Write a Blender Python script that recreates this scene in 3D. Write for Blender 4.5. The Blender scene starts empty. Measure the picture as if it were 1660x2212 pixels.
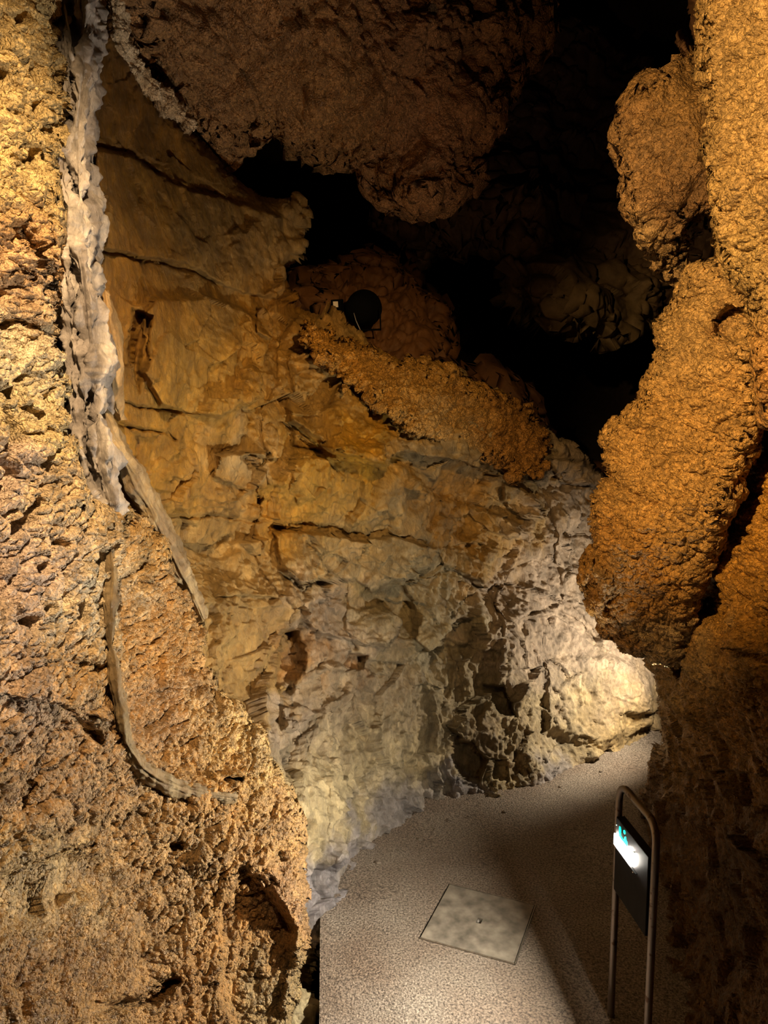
import bpy, bmesh, math, random
import numpy as np
from mathutils import Vector, Matrix

SC = bpy.context.scene
COL = SC.collection
# ------------------------------------------------------------------ camera
CAM_H = 2.5
PITCH = math.radians(7.0)
F = 1660.0                      # focal length in pixels of the 1660x2212 frame
CX, CY = 830.0, 1106.0
CP, SP = math.cos(PITCH), math.sin(PITCH)
cam_d = bpy.data.cameras.new('camera')
cam_d.sensor_fit = 'VERTICAL'
cam_d.sensor_height = 36.0
cam_d.lens = 36.0 * F / 2212.0
cam_d.clip_start = 0.02
cam_d.clip_end = 100
cam = bpy.data.objects.new('camera', cam_d)
COL.objects.link(cam)
cam.location = (0, 0, CAM_H)
cam.rotation_euler = (math.pi / 2 - PITCH, 0, 0)
SC.camera = cam

# ------------------------------------------------------------------ view, world
vs = SC.view_settings
vs.view_transform = 'Standard'
vs.look = 'None'
vs.gamma = 1.0
vs.use_curve_mapping = False
vs.exposure = 0.0
SC.cycles.max_bounces = 6
SC.cycles.diffuse_bounces = 3
SC.cycles.glossy_bounces = 3
w = bpy.data.worlds.new('cave_air')
SC.world = w
w.use_nodes = True
w.node_tree.nodes['Background'].inputs[0].default_value = (0.10, 0.11, 0.25, 1)
w.node_tree.nodes['Background'].inputs[1].default_value = 0.004


def ray(px, py):
    a = (np.asarray(px, float) - CX) / F
    b = -(np.asarray(py, float) - CY) / F
    return np.stack([a, CP + b * SP, -SP + b * CP], -1)


def at(px, py, D):
    d = ray(px, py) * np.asarray(D, float)[..., None]
    d[..., 2] += CAM_H
    return d


def floor_at(px, py, z=0.0):
    d = ray(px, py)
    t = (z - CAM_H) / d[..., 2]
    p = d * t[..., None]
    p[..., 2] = z
    return p


# ------------------------------------------------------------------ lamps of the cave, and an added fill
def lamp(name, loc, target, power, color, kind='SPOT', size=60, blend=0.5, radius=0.05):
    L = bpy.data.lights.new(name, kind)
    L.energy = power
    L.color = color
    L.shadow_soft_size = radius
    if kind == 'SPOT':
        L.spot_size = math.radians(size)
        L.spot_blend = blend
    o = bpy.data.objects.new(name, L)
    COL.objects.link(o)
    o.location = loc
    v = Vector(target) - Vector(loc)
    o.rotation_euler = v.to_track_quat('-Z', 'Y').to_euler()
    return o


WARM = (1.0, 0.63, 0.27)
NEUT = (1.0, 0.84, 0.60)
COOL = (0.88, 0.92, 1.0)
lamp('warm_lamp_left_wall', (-0.10, 0.85, 3.95), (-1.10, 2.1, 2.75), 600, (1.0, 0.70, 0.39), size=70, blend=1.0, radius=0.03)
lamp('warm_lamp_right_wall', (-0.70, 0.50, 3.40), (1.15, 2.6, 3.0), 560, WARM, size=52, blend=0.7, radius=0.03)
lamp('warm_lamp_centre', (0.65, 1.45, 3.45), (0.05, 4.4, 2.5), 280, WARM, size=54, blend=0.9, radius=0.03)
lamp('warm_lamp_ceiling', (0.1, 2.0, 1.9), (0.0, 4.2, 4.2), 55, (1.0, 0.56, 0.28), size=66, blend=0.9, radius=0.03)
lamp('path_lamp_far', (2.02, 5.15, 0.85), (1.15, 5.9, 0.55), 95, (1.0, 0.87, 0.68), size=145, blend=0.6, radius=0.04)
lamp('wall_fill_lamp', (1.2, 3.1, 1.5), (0.05, 4.8, 1.2), 170, (1.0, 0.82, 0.60), size=76, blend=1.0, radius=0.04)  # added fill for the lower back wall, no fixture behind it


# ------------------------------------------------------------------ noise (vectorised)
M32 = np.uint32(0xffffffff)


def _hash(ix, iy, iz, seed):
    with np.errstate(over='ignore'):
        h = (ix.astype(np.int64) * 73856093) ^ (iy.astype(np.int64) * 19349663) ^ (iz.astype(np.int64) * 83492791) ^ (seed * 2654435761)
        h = (h & 0xffffffff).astype(np.uint64)
        h = ((h ^ (h >> np.uint64(16))) * np.uint64(0x45d9f3b)) & np.uint64(0xffffffff)
        h = ((h ^ (h >> np.uint64(16))) * np.uint64(0x45d9f3b)) & np.uint64(0xffffffff)
        h = h ^ (h >> np.uint64(16))
    return h


def _r3(h):
    a = (h & np.uint64(1023)).astype(np.float32) / 1023.0
    b = ((h >> np.uint64(10)) & np.uint64(1023)).astype(np.float32) / 1023.0
    c = ((h >> np.uint64(20)) & np.uint64(1023)).astype(np.float32) / 1023.0
    return a, b, c


def perlin(P, seed=0):
    P = P.astype(np.float64)
    i = np.floor(P)
    f = (P - i).astype(np.float32)
    i = i.astype(np.int64)
    u = f * f * f * (f * (f * 6 - 15) + 10)
    out = np.zeros(len(P), np.float32)
    for dx in (0, 1):
        wx = u[:, 0] if dx else 1 - u[:, 0]
        for dy in (0, 1):
            wy = u[:, 1] if dy else 1 - u[:, 1]
            for dz in (0, 1):
                wz = u[:, 2] if dz else 1 - u[:, 2]
                a, b, c = _r3(_hash(i[:, 0] + dx, i[:, 1] + dy, i[:, 2] + dz, seed))
                g = (a * 2 - 1) * (f[:, 0] - dx) + (b * 2 - 1) * (f[:, 1] - dy) + (c * 2 - 1) * (f[:, 2] - dz)
                out += wx * wy * wz * g
    return out * 1.6


def fbm(P, scale, octs=3, seed=0, gain=0.5):
    out = np.zeros(len(P), np.float32)
    a = 1.0
    for k in range(octs):
        out += a * perlin(P * scale, seed + k * 17)
        scale *= 2.03
        a *= gain
    return out


def voronoi(P, seed=0, want_f2=False):
    """F1 distance, offset to nearest point, three random numbers of its cell (and F2)."""
    P = P.astype(np.float64)
    i = np.floor(P).astype(np.int64)
    f = (P - i).astype(np.float32)
    n = len(P)
    best = np.full(n, 9.0, np.float32)
    sec = np.full(n, 9.0, np.float32)
    bo = np.zeros((n, 3), np.float32)
    bh = np.zeros(n, np.uint64)
    for dx in (-1, 0, 1):
        for dy in (-1, 0, 1):
            for dz in (-1, 0, 1):
                h = _hash(i[:, 0] + dx, i[:, 1] + dy, i[:, 2] + dz, seed)
                a, b, c = _r3(h)
                ox = f[:, 0] - dx - a
                oy = f[:, 1] - dy - b
                oz = f[:, 2] - dz - c
                d = ox * ox + oy * oy + oz * oz
                m = d < best
                if want_f2:
                    sec = np.where(m, best, np.minimum(sec, d))
                best = np.where(m, d, best)
                bo[m, 0] = ox[m]
                bo[m, 1] = oy[m]
                bo[m, 2] = oz[m]
                bh[m] = h[m]
    with np.errstate(over='ignore'):
        h2 = (bh * np.uint64(2654435761) + np.uint64(12345)) & np.uint64(0xffffffff)
        h2 = h2 ^ (h2 >> np.uint64(13))
    r = np.stack(_r3(h2), -1)
    if want_f2:
        return np.sqrt(best), bo, r, np.sqrt(sec)
    return np.sqrt(best), bo, r


def smooth(x, a, b):
    t = np.clip((x - a) / (b - a), 0, 1)
    return t * t * (3 - 2 * t)


def warp(P, scale, amt, seed):
    return P + amt * np.stack([fbm(P, scale, 2, seed), fbm(P, scale, 2, seed + 5), fbm(P, scale, 2, seed + 9)], -1)


def popcorn(P, s=1.0, seed=0, lumps=1.0):
    """Coralloid crust: cauliflower lumps carrying knobs carrying grains. s scales the sizes."""
    P = P * np.array([1, 0.62, 1])
    Q = warp(P, 7 / s, 0.035 * s, seed + 50)
    Q2 = warp(P, 30 / s, 0.006 * s, seed + 57)
    def dome(q, sd, wd):
        f1, _, r, f2 = voronoi(q, sd, True)
        e = 1 - np.clip((f2 - f1) / wd, 0, 1)
        return np.sqrt(np.clip(1 - e * e, 0, 1)) * (0.55 + 0.65 * r[:, 0]), r
    h1, r1 = dome(Q * (8.5 / s), seed, 0.75)
    h2, r2 = dome(Q2 * (27.0 / s), seed + 1, 0.50)
    h3, r3 = dome(P * (66.0 / s), seed + 2, 0.55)
    big = fbm(P, 2.2 / s, 3, seed + 80)
    pit = np.clip(fbm(P, 13 / s, 2, seed + 81) - 0.38, 0, 1)
    return s * (0.045 * lumps * big + 0.036 * lumps * h1 + 0.025 * h2 + 0.0065 * h3 - 0.035 * lumps * pit)


def chips(P, scale, off, tilt, seed=0, stretch=(1, 1, 1), wrp=0.05):
    """Broken facets: every cell of a 3D Voronoi has its own height and its own slope."""
    Q = warp(P, 2.5, wrp, seed + 31) * np.array(stretch) * scale
    d, o, r = voronoi(Q, seed)
    g = r * 2 - 1
    return off * (r[:, 0] - 0.5) + tilt * (o * g[:, [1, 2, 0]]).sum(1)


def terrace(P, scale, levels, amp, seed, stretch=(1, 1, 1), hard=0.72):
    """spalled plates: a smooth field cut into flat levels with short broken edges between them"""
    t = (fbm(P * np.array(stretch), scale, 5, seed, 0.55) + 1.5) * levels
    f = np.floor(t)
    return (f + smooth(t - f, hard, 1.0)) / levels * amp - 1.5 * amp


# ------------------------------------------------------------------ materials
def rock_material(name, grain=60.0, bump=0.5, rough=0.62, spec=0.35, speck=0.0, mix_dark=0.35, knob=0.0, streak=0.0):
    m = bpy.data.materials.new(name)
    m.use_nodes = True
    nt = m.node_tree
    N = nt.nodes
    Lk = nt.links
    b = N['Principled BSDF']
    b.inputs['Roughness'].default_value = rough
    b.inputs['Specular IOR Level'].default_value = spec
    tc = N.new('ShaderNodeTexCoord')
    att = N.new('ShaderNodeAttribute')
    att.attribute_name = 'albedo'
    n1 = N.new('ShaderNodeTexNoise')
    n1.inputs['Scale'].default_value = 9.0
    n1.inputs['Detail'].default_value = 8
    n1.inputs['Roughness'].default_value = 0.65
    Lk.new(tc.outputs['Object'], n1.inputs['Vector'])
    r1 = N.new('ShaderNodeMapRange')
    r1.inputs[1].default_value = 0.3
    r1.inputs[2].default_value = 0.7
    r1.inputs[3].default_value = 1 - mix_dark
    r1.inputs[4].default_value = 1 + mix_dark * 0.55
    Lk.new(n1.outputs['Fac'], r1.inputs[0])
    mul = N.new('ShaderNodeVectorMath')
    mul.operation = 'SCALE'
    Lk.new(att.outputs['Color'], mul.inputs[0])
    Lk.new(r1.outputs[0], mul.inputs['Scale'])
    Lk.new(mul.outputs[0], b.inputs['Base Color'])
    n2 = N.new('ShaderNodeTexNoise')
    n2.inputs['Scale'].default_value = grain
    n2.inputs['Detail'].default_value = 7
    n2.inputs['Roughness'].default_value = 0.72
    Lk.new(tc.outputs['Object'], n2.inputs['Vector'])
    bp = N.new('ShaderNodeBump')
    bp.inputs['Strength'].default_value = bump
    bp.inputs['Distance'].default_value = 0.006
    Lk.new(n2.outputs['Fac'], bp.inputs['Height'])
    Lk.new(bp.outputs[0], b.inputs['Normal'])
    if streak > 0:     # combed calcite: fine slanted streaks in tint and in relief
        mp = N.new('ShaderNodeMapping')
        mp.inputs['Rotation'].default_value = (0.3, 0.5, 0.2)
        mp.inputs['Scale'].default_value = (1.0, 1.0, 0.48)
        Lk.new(tc.outputs['Object'], mp.inputs[0])
        ns = N.new('ShaderNodeTexNoise')
        ns.inputs['Scale'].default_value = 26
        ns.inputs['Detail'].default_value = 9
        ns.inputs['Roughness'].default_value = 0.72
        ns.inputs['Distortion'].default_value = 1.2
        Lk.new(mp.outputs[0], ns.inputs['Vector'])
        rs = N.new('ShaderNodeMapRange')
        rs.inputs[1].default_value = 0.32
        rs.inputs[2].default_value = 0.68
        rs.inputs[3].default_value = 0.66
        rs.inputs[4].default_value = 1.36
        Lk.new(ns.outputs['Fac'], rs.inputs[0])
        ms = N.new('ShaderNodeVectorMath')
        ms.operation = 'SCALE'
        Lk.new(mul.outputs[0], ms.inputs[0])
        Lk.new(rs.outputs[0], ms.inputs['Scale'])
        Lk.new(ms.outputs[0], b.inputs['Base Color'])
        bs = N.new('ShaderNodeBump')
        bs.inputs['Strength'].default_value = 0.9
        bs.inputs['Distance'].default_value = 0.018
        Lk.new(ns.outputs['Fac'], bs.inputs['Height'])
        Lk.new(bp.outputs[0], bs.inputs['Normal'])
        nr = N.new('ShaderNodeTexNoise')
        nr.noise_type = 'RIDGED_MULTIFRACTAL'
        nr.inputs['Scale'].default_value = 7.0
        nr.inputs['Detail'].default_value = 7
        nr.inputs['Roughness'].default_value = 0.6
        nr.inputs['Distortion'].default_value = 0.6
        Lk.new(tc.outputs['Object'], nr.inputs['Vector'])
        br = N.new('ShaderNodeBump')
        br.inputs['Strength'].default_value = 0.8
        br.inputs['Distance'].default_value = 0.022
        Lk.new(nr.outputs['Fac'], br.inputs['Height'])
        Lk.new(bs.outputs[0], br.inputs['Normal'])
        Lk.new(br.outputs[0], b.inputs['Normal'])
    if knob > 0:       # single crystals knobs: each with its own tint and its own little dome
        vo = N.new('ShaderNodeTexVoronoi')
        vo.inputs['Scale'].default_value = knob
        Lk.new(tc.outputs['Object'], vo.inputs['Vector'])
        sp = N.new('ShaderNodeSeparateColor')
        Lk.new(vo.outputs['Color'], sp.inputs[0])
        rk = N.new('ShaderNodeMapRange')
        rk.inputs[3].default_value = 0.66
        rk.inputs[4].default_value = 1.4
        Lk.new(sp.outputs[0], rk.inputs[0])
        m2 = N.new('ShaderNodeVectorMath')
        m2.operation = 'SCALE'
        Lk.new(mul.outputs[0], m2.inputs[0])
        Lk.new(rk.outputs[0], m2.inputs['Scale'])
        Lk.new(m2.outputs[0], b.inputs['Base Color'])
        prev = bp
        for sc_, dist in ((knob, 0.75 / knob), (knob * 2.3, 0.6 / (knob * 2.3))):
            if sc_ == knob:
                vv_ = vo
            else:
                vv_ = N.new('ShaderNodeTexVoronoi')
                vv_.inputs['Scale'].default_value = sc_
                Lk.new(tc.outputs['Object'], vv_.inputs['Vector'])
            sq = N.new('ShaderNodeMath'); sq.operation = 'MULTIPLY'
            Lk.new(vv_.outputs['Distance'], sq.inputs[0]); Lk.new(vv_.outputs['Distance'], sq.inputs[1])
            inv = N.new('ShaderNodeMath'); inv.operation = 'SUBTRACT'
            inv.inputs[0].default_value = 1.0
            Lk.new(sq.outputs[0], inv.inputs[1])
            b2 = N.new('ShaderNodeBump')
            b2.inputs['Strength'].default_value = 1.0
            b2.inputs['Distance'].default_value = dist
            Lk.new(inv.outputs[0], b2.inputs['Height'])
            Lk.new(prev.outputs[0], b2.inputs['Normal'])
            prev = b2
        Lk.new(prev.outputs[0], b.inputs['Normal'])
    if speck > 0:      # wet glints: small patches of low roughness
        n3 = N.new('ShaderNodeTexNoise')
        n3.inputs['Scale'].default_value = 40
        n3.inputs['Detail'].default_value = 3
        Lk.new(tc.outputs['Object'], n3.inputs['Vector'])
        r3 = N.new('ShaderNodeMapRange')
        r3.inputs[1].default_value = 0.5
        r3.inputs[2].default_value = 0.7
        r3.inputs[3].default_value = rough
        r3.inputs[4].default_value = rough - speck
        Lk.new(n3.outputs['Fac'], r3.inputs[0])
        Lk.new(r3.outputs[0], b.inputs['Roughness'])
    return m


M_POP = rock_material('popcorn_calcite', grain=160, bump=0.6, rough=0.5, speck=0.2, mix_dark=0.35, knob=88)
M_ROCK = rock_material('chipped_limestone', grain=30, bump=1.0, rough=0.6, speck=0.25, mix_dark=0.42, streak=1.0)
M_VEIN = rock_material('pale_flowstone', grain=45, bump=0.9, rough=0.5, speck=0.25, mix_dark=0.4, streak=1.0)
M_DARK = rock_material('far_limestone', grain=20, bump=0.9, rough=0.7, mix_dark=0.4)


def plain(name, col, rough=0.5, metal=0.0, emit=None, es=1.0, spots=None, noise=0.0, scale=40, bump=0.0):
    m = bpy.data.materials.new(name)
    m.use_nodes = True
    nt = m.node_tree
    N = nt.nodes
    Lk = nt.links
    b = N['Principled BSDF']
    b.inputs['Base Color'].default_value = (*col, 1)
    b.inputs['Roughness'].default_value = rough
    b.inputs['Metallic'].default_value = metal
    if emit:
        b.inputs['Emission Color'].default_value = (*emit, 1)
        b.inputs['Emission Strength'].default_value = es
    tc = N.new('ShaderNodeTexCoord')
    if noise or spots:
        n = N.new('ShaderNodeTexNoise')
        n.inputs['Scale'].default_value = scale
        n.inputs['Detail'].default_value = 5
        Lk.new(tc.outputs['Object'], n.inputs['Vector'])
        cr = N.new('ShaderNodeValToRGB')
        if spots:
            cr.color_ramp.elements[0].position = 0.60
            cr.color_ramp.elements[0].color = (*col, 1)
            cr.color_ramp.elements[1].position = 0.66
            cr.color_ramp.elements[1].color = (*spots, 1)
        else:
            cr.color_ramp.elements[0].position = 0.3
            cr.color_ramp.elements[0].color = (*[c * (1 - noise) for c in col], 1)
            cr.color_ramp.elements[1].position = 0.7
            cr.color_ramp.elements[1].color = (*[min(1, c * (1 + noise)) for c in col], 1)
        Lk.new(n.outputs['Fac'], cr.inputs[0])
        Lk.new(cr.outputs[0], b.inputs['Base Color'])
        if bump:
            bp = N.new('ShaderNodeBump')
            bp.inputs['Strength'].default_value = bump
            bp.inputs['Distance'].default_value = 0.003
            Lk.new(n.outputs['Fac'], bp.inputs['Height'])
            Lk.new(bp.outputs[0], b.inputs['Normal'])
    return m


# ------------------------------------------------------------------ rock surfaces
def rbf(ctrl):
    """thin-plate spline through (px, py, depth) measurements"""
    c = np.array(ctrl, float)
    X = c[:, :2] / 1000.0
    n = len(X)
    d = np.linalg.norm(X[:, None] - X[None], axis=2)
    K = d * d * np.log(d + 1e-9) + np.eye(n) * 2e-4
    A = np.zeros((n + 3, n + 3))
    A[:n, :n] = K
    A[:n, n] = 1
    A[:n, n + 1:] = X
    A[n:, :n] = A[:n, n:].T
    s = np.linalg.solve(A, np.concatenate([c[:, 2], np.zeros(3)]))

    def f(px, py):
        q = np.stack([px, py], -1) / 1000.0
        out = s[n] + q @ s[n + 1:]
        for k in range(n):
            r2 = ((q - X[k]) ** 2).sum(1)
            out = out + s[k] * 0.5 * r2 * np.log(r2 + 1e-12)
        return out
    return f


def seg_dist(px, py, poly, closed=False):
    pts = list(poly) + ([poly[0]] if closed else [])
    best = np.full(px.shape, 1e9)
    for (x0, y0), (x1, y1) in zip(pts[:-1], pts[1:]):
        dx, dy = x1 - x0, y1 - y0
        L = dx * dx + dy * dy + 1e-9
        t = np.clip(((px - x0) * dx + (py - y0) * dy) / L, 0, 1)
        best = np.minimum(best, (px - x0 - t * dx) ** 2 + (py - y0 - t * dy) ** 2)
    return np.sqrt(best)


def inside(px, py, poly):
    r = np.zeros(px.shape, bool)
    n = len(poly)
    for k in range(n):
        x0, y0 = poly[k]
        x1, y1 = poly[(k + 1) % n]
        c = (y0 > py) != (y1 > py)
        xi = (x1 - x0) * (py - y0) / ((y1 - y0) if y1 != y0 else 1e-9) + x0
        r ^= c & (px < xi)
    return r


def sdf(px, py, poly):
    d = seg_dist(px, py, poly, True)
    return np.where(inside(px, py, poly), d, -d)


class Relief:
    """Hand-traced relief of one rock face: every entry moves rock towards (+) or away from (-) the passage."""
    def __init__(self):
        self.f = []
        self.gain = 1.0

    def crack(self, poly, wdt, amp):
        self.f.append(('c', poly, wdt, amp)); return self

    def rib(self, poly, wdt, amp):
        self.f.append(('r', poly, wdt, amp)); return self

    def plate(self, poly, amp, edge=4, tilt=(0, 0)):
        self.f.append(('p', poly, amp, edge, tilt)); return self

    def step(self, poly, amp, fall, up=True):
        self.f.append(('s', poly, amp, fall, up)); return self

    def apply(self, px, py, jx, jy):
        out = np.zeros(px.shape)
        for e in self.f:
            gain_ = self.gain if e[0] in 'ps' else 1.0
            P = np.array(e[1], float)
            pad = {'c': lambda: e[2] * 3, 'r': lambda: e[2] * 1.2, 'p': lambda: e[3] * 2 + 4, 's': lambda: e[3] * 1.05}[e[0]]() + 14
            m = (px > P[:, 0].min() - pad) & (px < P[:, 0].max() + pad) & (py > P[:, 1].min() - pad) & (py < P[:, 1].max() + pad)
            if not m.any():
                continue
            x = px[m] + jx[m]
            y = py[m] + jy[m]
            if e[0] == 'c':
                d = seg_dist(x, y, e[1])
                out[m] -= e[3] * np.exp(-(d / e[2]) ** 2)
            elif e[0] == 'r':
                d = seg_dist(x, y, e[1])
                out[m] += e[3] * np.sqrt(np.clip(1 - (d / e[2]) ** 2, 0, 1))
            elif e[0] == 'p':
                s = sdf(x, y, e[1])
                c = P.mean(0)
                ext = (P.max(0) - P.min(0)) / 2
                t = e[2] * (1 + e[4][0] * (x - c[0]) / ext[0] + e[4][1] * (y - c[1]) / ext[1])
                out[m] += gain_ * t * smooth(s, -e[3] * 0.5, e[3])
            else:
                yl = np.interp(x, P[:, 0], P[:, 1])
                d = (yl - y) if e[4] else (y - yl)
                taper = smooth(x, P[0, 0] - 5, P[0, 0] + 40) * (1 - smooth(x, P[-1, 0] - 40, P[-1, 0] + 5))
                out[m] += e[2] * taper * np.where(d > 0, np.clip(1 - d / e[3], 0, 1) ** 1.5, 0) * smooth(d, -2, 4)
        return out


def paint(px, py, spots, base, P, seed=3, gain=0.78, sat=1.22):
    """mineral colour of the rock, with shade and glints put into some spots: stains and bands with soft borders broken up by noise"""
    n1 = fbm(P, 5.0, 4, seed)
    n2 = fbm(P, 5.0, 4, seed + 40)
    x = px + 60 * n1
    y = py + 60 * n2
    col = np.zeros((len(px), 3)) + np.array(base) * 0.05
    wt = np.full(len(px), 0.05)
    for (sx, sy, r, c) in spots:
        wgt = np.exp(-((x - sx) ** 2 + (y - sy) ** 2) / (r * r))
        col += wgt[:, None] * np.array(c)
        wt += wgt
    col = col / wt[:, None]
    lum = col @ np.array([0.3, 0.55, 0.15])
    col = lum[:, None] + (col - lum[:, None]) * sat
    return np.clip(col, 0.008, 1) * gain


def mesh_from(name, V, Fc, col, mat):
    me = bpy.data.meshes.new(name)
    V = np.asarray(V, np.float32)
    Fc = np.asarray(Fc, np.int32)
    k = Fc.shape[1]
    me.vertices.add(len(V))
    me.vertices.foreach_set('co', V.ravel())
    me.loops.add(Fc.size)
    me.loops.foreach_set('vertex_index', Fc.ravel())
    me.polygons.add(len(Fc))
    me.polygons.foreach_set('loop_start', np.arange(0, Fc.size, k, dtype=np.int32))
    me.polygons.foreach_set('use_smooth', np.ones(len(Fc), bool))
    me.update(calc_edges=True)
    if col is not None:
        a = me.color_attributes.new('albedo', 'FLOAT_COLOR', 'POINT')
        c4 = np.ones((len(V), 4), np.float32)
        c4[:, :3] = np.clip(col, 0, 1)
        a.data.foreach_set('color', c4.ravel())
    me.materials.append(mat)
    o = bpy.data.objects.new(name, me)
    COL.objects.link(o)
    return o


def rock_face(name, outline, ctrl, tex, colour, mat, step=3.0, roll=0.0, rollw=40.0, thick=0.5,
              relief=None, jag=6.0, holes=(), jag_scale=0.02, seed=1, narrow=0.25):
    """A body of rock: front surface through measured depths inside a traced outline, rounded over at its rim
    and continued backwards by 'thick' metres."""
    O = np.array(outline, float)
    x0, y0 = O.min(0) - 12
    x1, y1 = O.max(0) + 12
    gx = np.arange(x0, x1, step)
    gy = np.arange(y0, y1, step)
    nx, ny = len(gx), len(gy)
    X, Y = np.meshgrid(gx, gy)
    px = X.ravel()
    py = Y.ravel()
    q = np.stack([px * jag_scale, py * jag_scale, np.full(px.shape, seed * 3.7)], -1)
    jx = jag * (perlin(q, seed) + 0.6 * perlin(q * 2.7, seed + 2) + 0.4 * perlin(q * 6.1, seed + 3))
    jy = jag * (perlin(q, seed + 5) + 0.6 * perlin(q * 2.7, seed + 6) + 0.4 * perlin(q * 6.1, seed + 7))
    s = sdf(px + jx, py + jy, outline)
    for h in holes:
        s = np.minimum(s, -sdf(px + jx, py + jy, h))
    D = rbf(ctrl)(px, py)
    D = np.maximum(D, 0.7)
    if roll:
        t = np.clip(1 - s / rollw, 0, 1)
        D = D + roll * (1 - np.sqrt(np.clip(1 - t * t, 0, 1)))
    P = at(px, py, D)
    G = P.reshape(ny, nx, 3)
    if relief is not None:
        D = D - relief.apply(px, py, jx * 0.8, jy * 0.8)
    # normals of the smoothed face, turned towards the passage
    tx = np.gradient(G, axis=1)
    ty = np.gradient(G, axis=0)
    Nn = np.cross(tx, ty).reshape(-1, 3)
    Nn /= np.linalg.norm(Nn, axis=1)[:, None] + 1e-12
    view = P - np.array([0, 0, CAM_H])
    view /= np.linalg.norm(view, axis=1)[:, None]
    flip = (Nn * view).sum(1) > 0
    Nn[flip] *= -1
    Nn = Nn * 0.75 - view * 0.25
    P = at(px, py, D)
    keep = s > 0
    K = np.zeros(len(px), bool)
    cell = keep.reshape(ny, nx)
    fc = cell[:-1, :-1] & cell[1:, :-1] & cell[:-1, 1:] & cell[1:, 1:]
    jj, ii = np.nonzero(fc)
    a = jj * nx + ii
    quads = np.stack([a, a + nx, a + nx + 1, a + 1], -1)
    K[quads.ravel()] = True
    idx = -np.ones(len(px), np.int64)
    idx[K] = np.arange(K.sum())
    quads = idx[quads]
    pk, yk = px[K], py[K]
    Pk = P[K]
    h = tex(Pk, pk, yk)
    V = Pk + Nn[K] * h[:, None]
    C = colour(pk, yk, Pk)
    # rim edges -> side walls going back into the rock
    E = np.concatenate([quads[:, [0, 1]], quads[:, [1, 2]], quads[:, [2, 3]], quads[:, [3, 0]]])
    key = np.sort(E, 1)
    kk = key[:, 0].astype(np.int64) * (len(V) + 1) + key[:, 1]
    u, inv, cnt = np.unique(kk, return_inverse=True, return_counts=True)
    B = E[cnt[inv] == 1]
    bv = np.unique(B)
    mp = -np.ones(len(V), np.int64)
    cen = O.mean(0)
    out_dir = np.stack([cen[0] - pk[bv], cen[1] - yk[bv]], -1)
    out_dir /= np.linalg.norm(out_dir, axis=1)[:, None] + 1e-9
    prev = bv.copy()
    allV = [V]
    allC = [C]
    allF = [quads]
    nV = len(V)
    vv = V[bv] - np.array([0, 0, CAM_H])
    vv /= np.linalg.norm(vv, axis=1)[:, None]
    for fr in (0.06, 0.18, 0.4, 0.7, 1.0):
        base = at(pk[bv] + out_dir[:, 0] * fr * narrow * 60, yk[bv] + out_dir[:, 1] * fr * narrow * 60,
                  (V[bv] @ np.array([0, CP, -SP]) + CAM_H * SP))
        nw = base + vv * thick * fr
        nw += vv * (0.06 * fbm(nw, 6, 2, 5))[:, None]
        allV.append(nw)
        allC.append(C[bv])
        cur = np.arange(nV, nV + len(bv))
        mp[:] = 0 if len(mp) else 0
        m0 = np.zeros(len(V), np.int64)
        m0[bv] = prev
        m1 = np.zeros(len(V), np.int64)
        m1[bv] = cur
        allF.append(np.stack([m0[B[:, 1]], m0[B[:, 0]], m1[B[:, 0]], m1[B[:, 1]]], -1))
        prev = cur
        nV += len(bv)
    o = mesh_from(name, np.concatenate(allV), np.concatenate(allF), np.concatenate(allC), mat)
    return o


def tag(o, label=None, cat=None, group=None, kind=None):
    if label: o['label'] = label
    if cat: o['category'] = cat
    if group: o['group'] = group
    if kind: o['kind'] = kind
    return o


OCHRE = (0.50, 0.27, 0.085)
RUST = (0.36, 0.16, 0.045)
TAN = (0.56, 0.40, 0.20)
CREAM = (0.68, 0.56, 0.36)
BEIGE = (0.52, 0.44, 0.29)
GREYB = (0.52, 0.42, 0.33)
OLIVE = (0.43, 0.34, 0.24)
LILAC_GLINT = (0.50, 0.46, 0.46)  # cool lamp glints along the wall foot, put into the colour
BROWN = (0.30, 0.17, 0.08)
PINK = (0.55, 0.40, 0.30)

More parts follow.
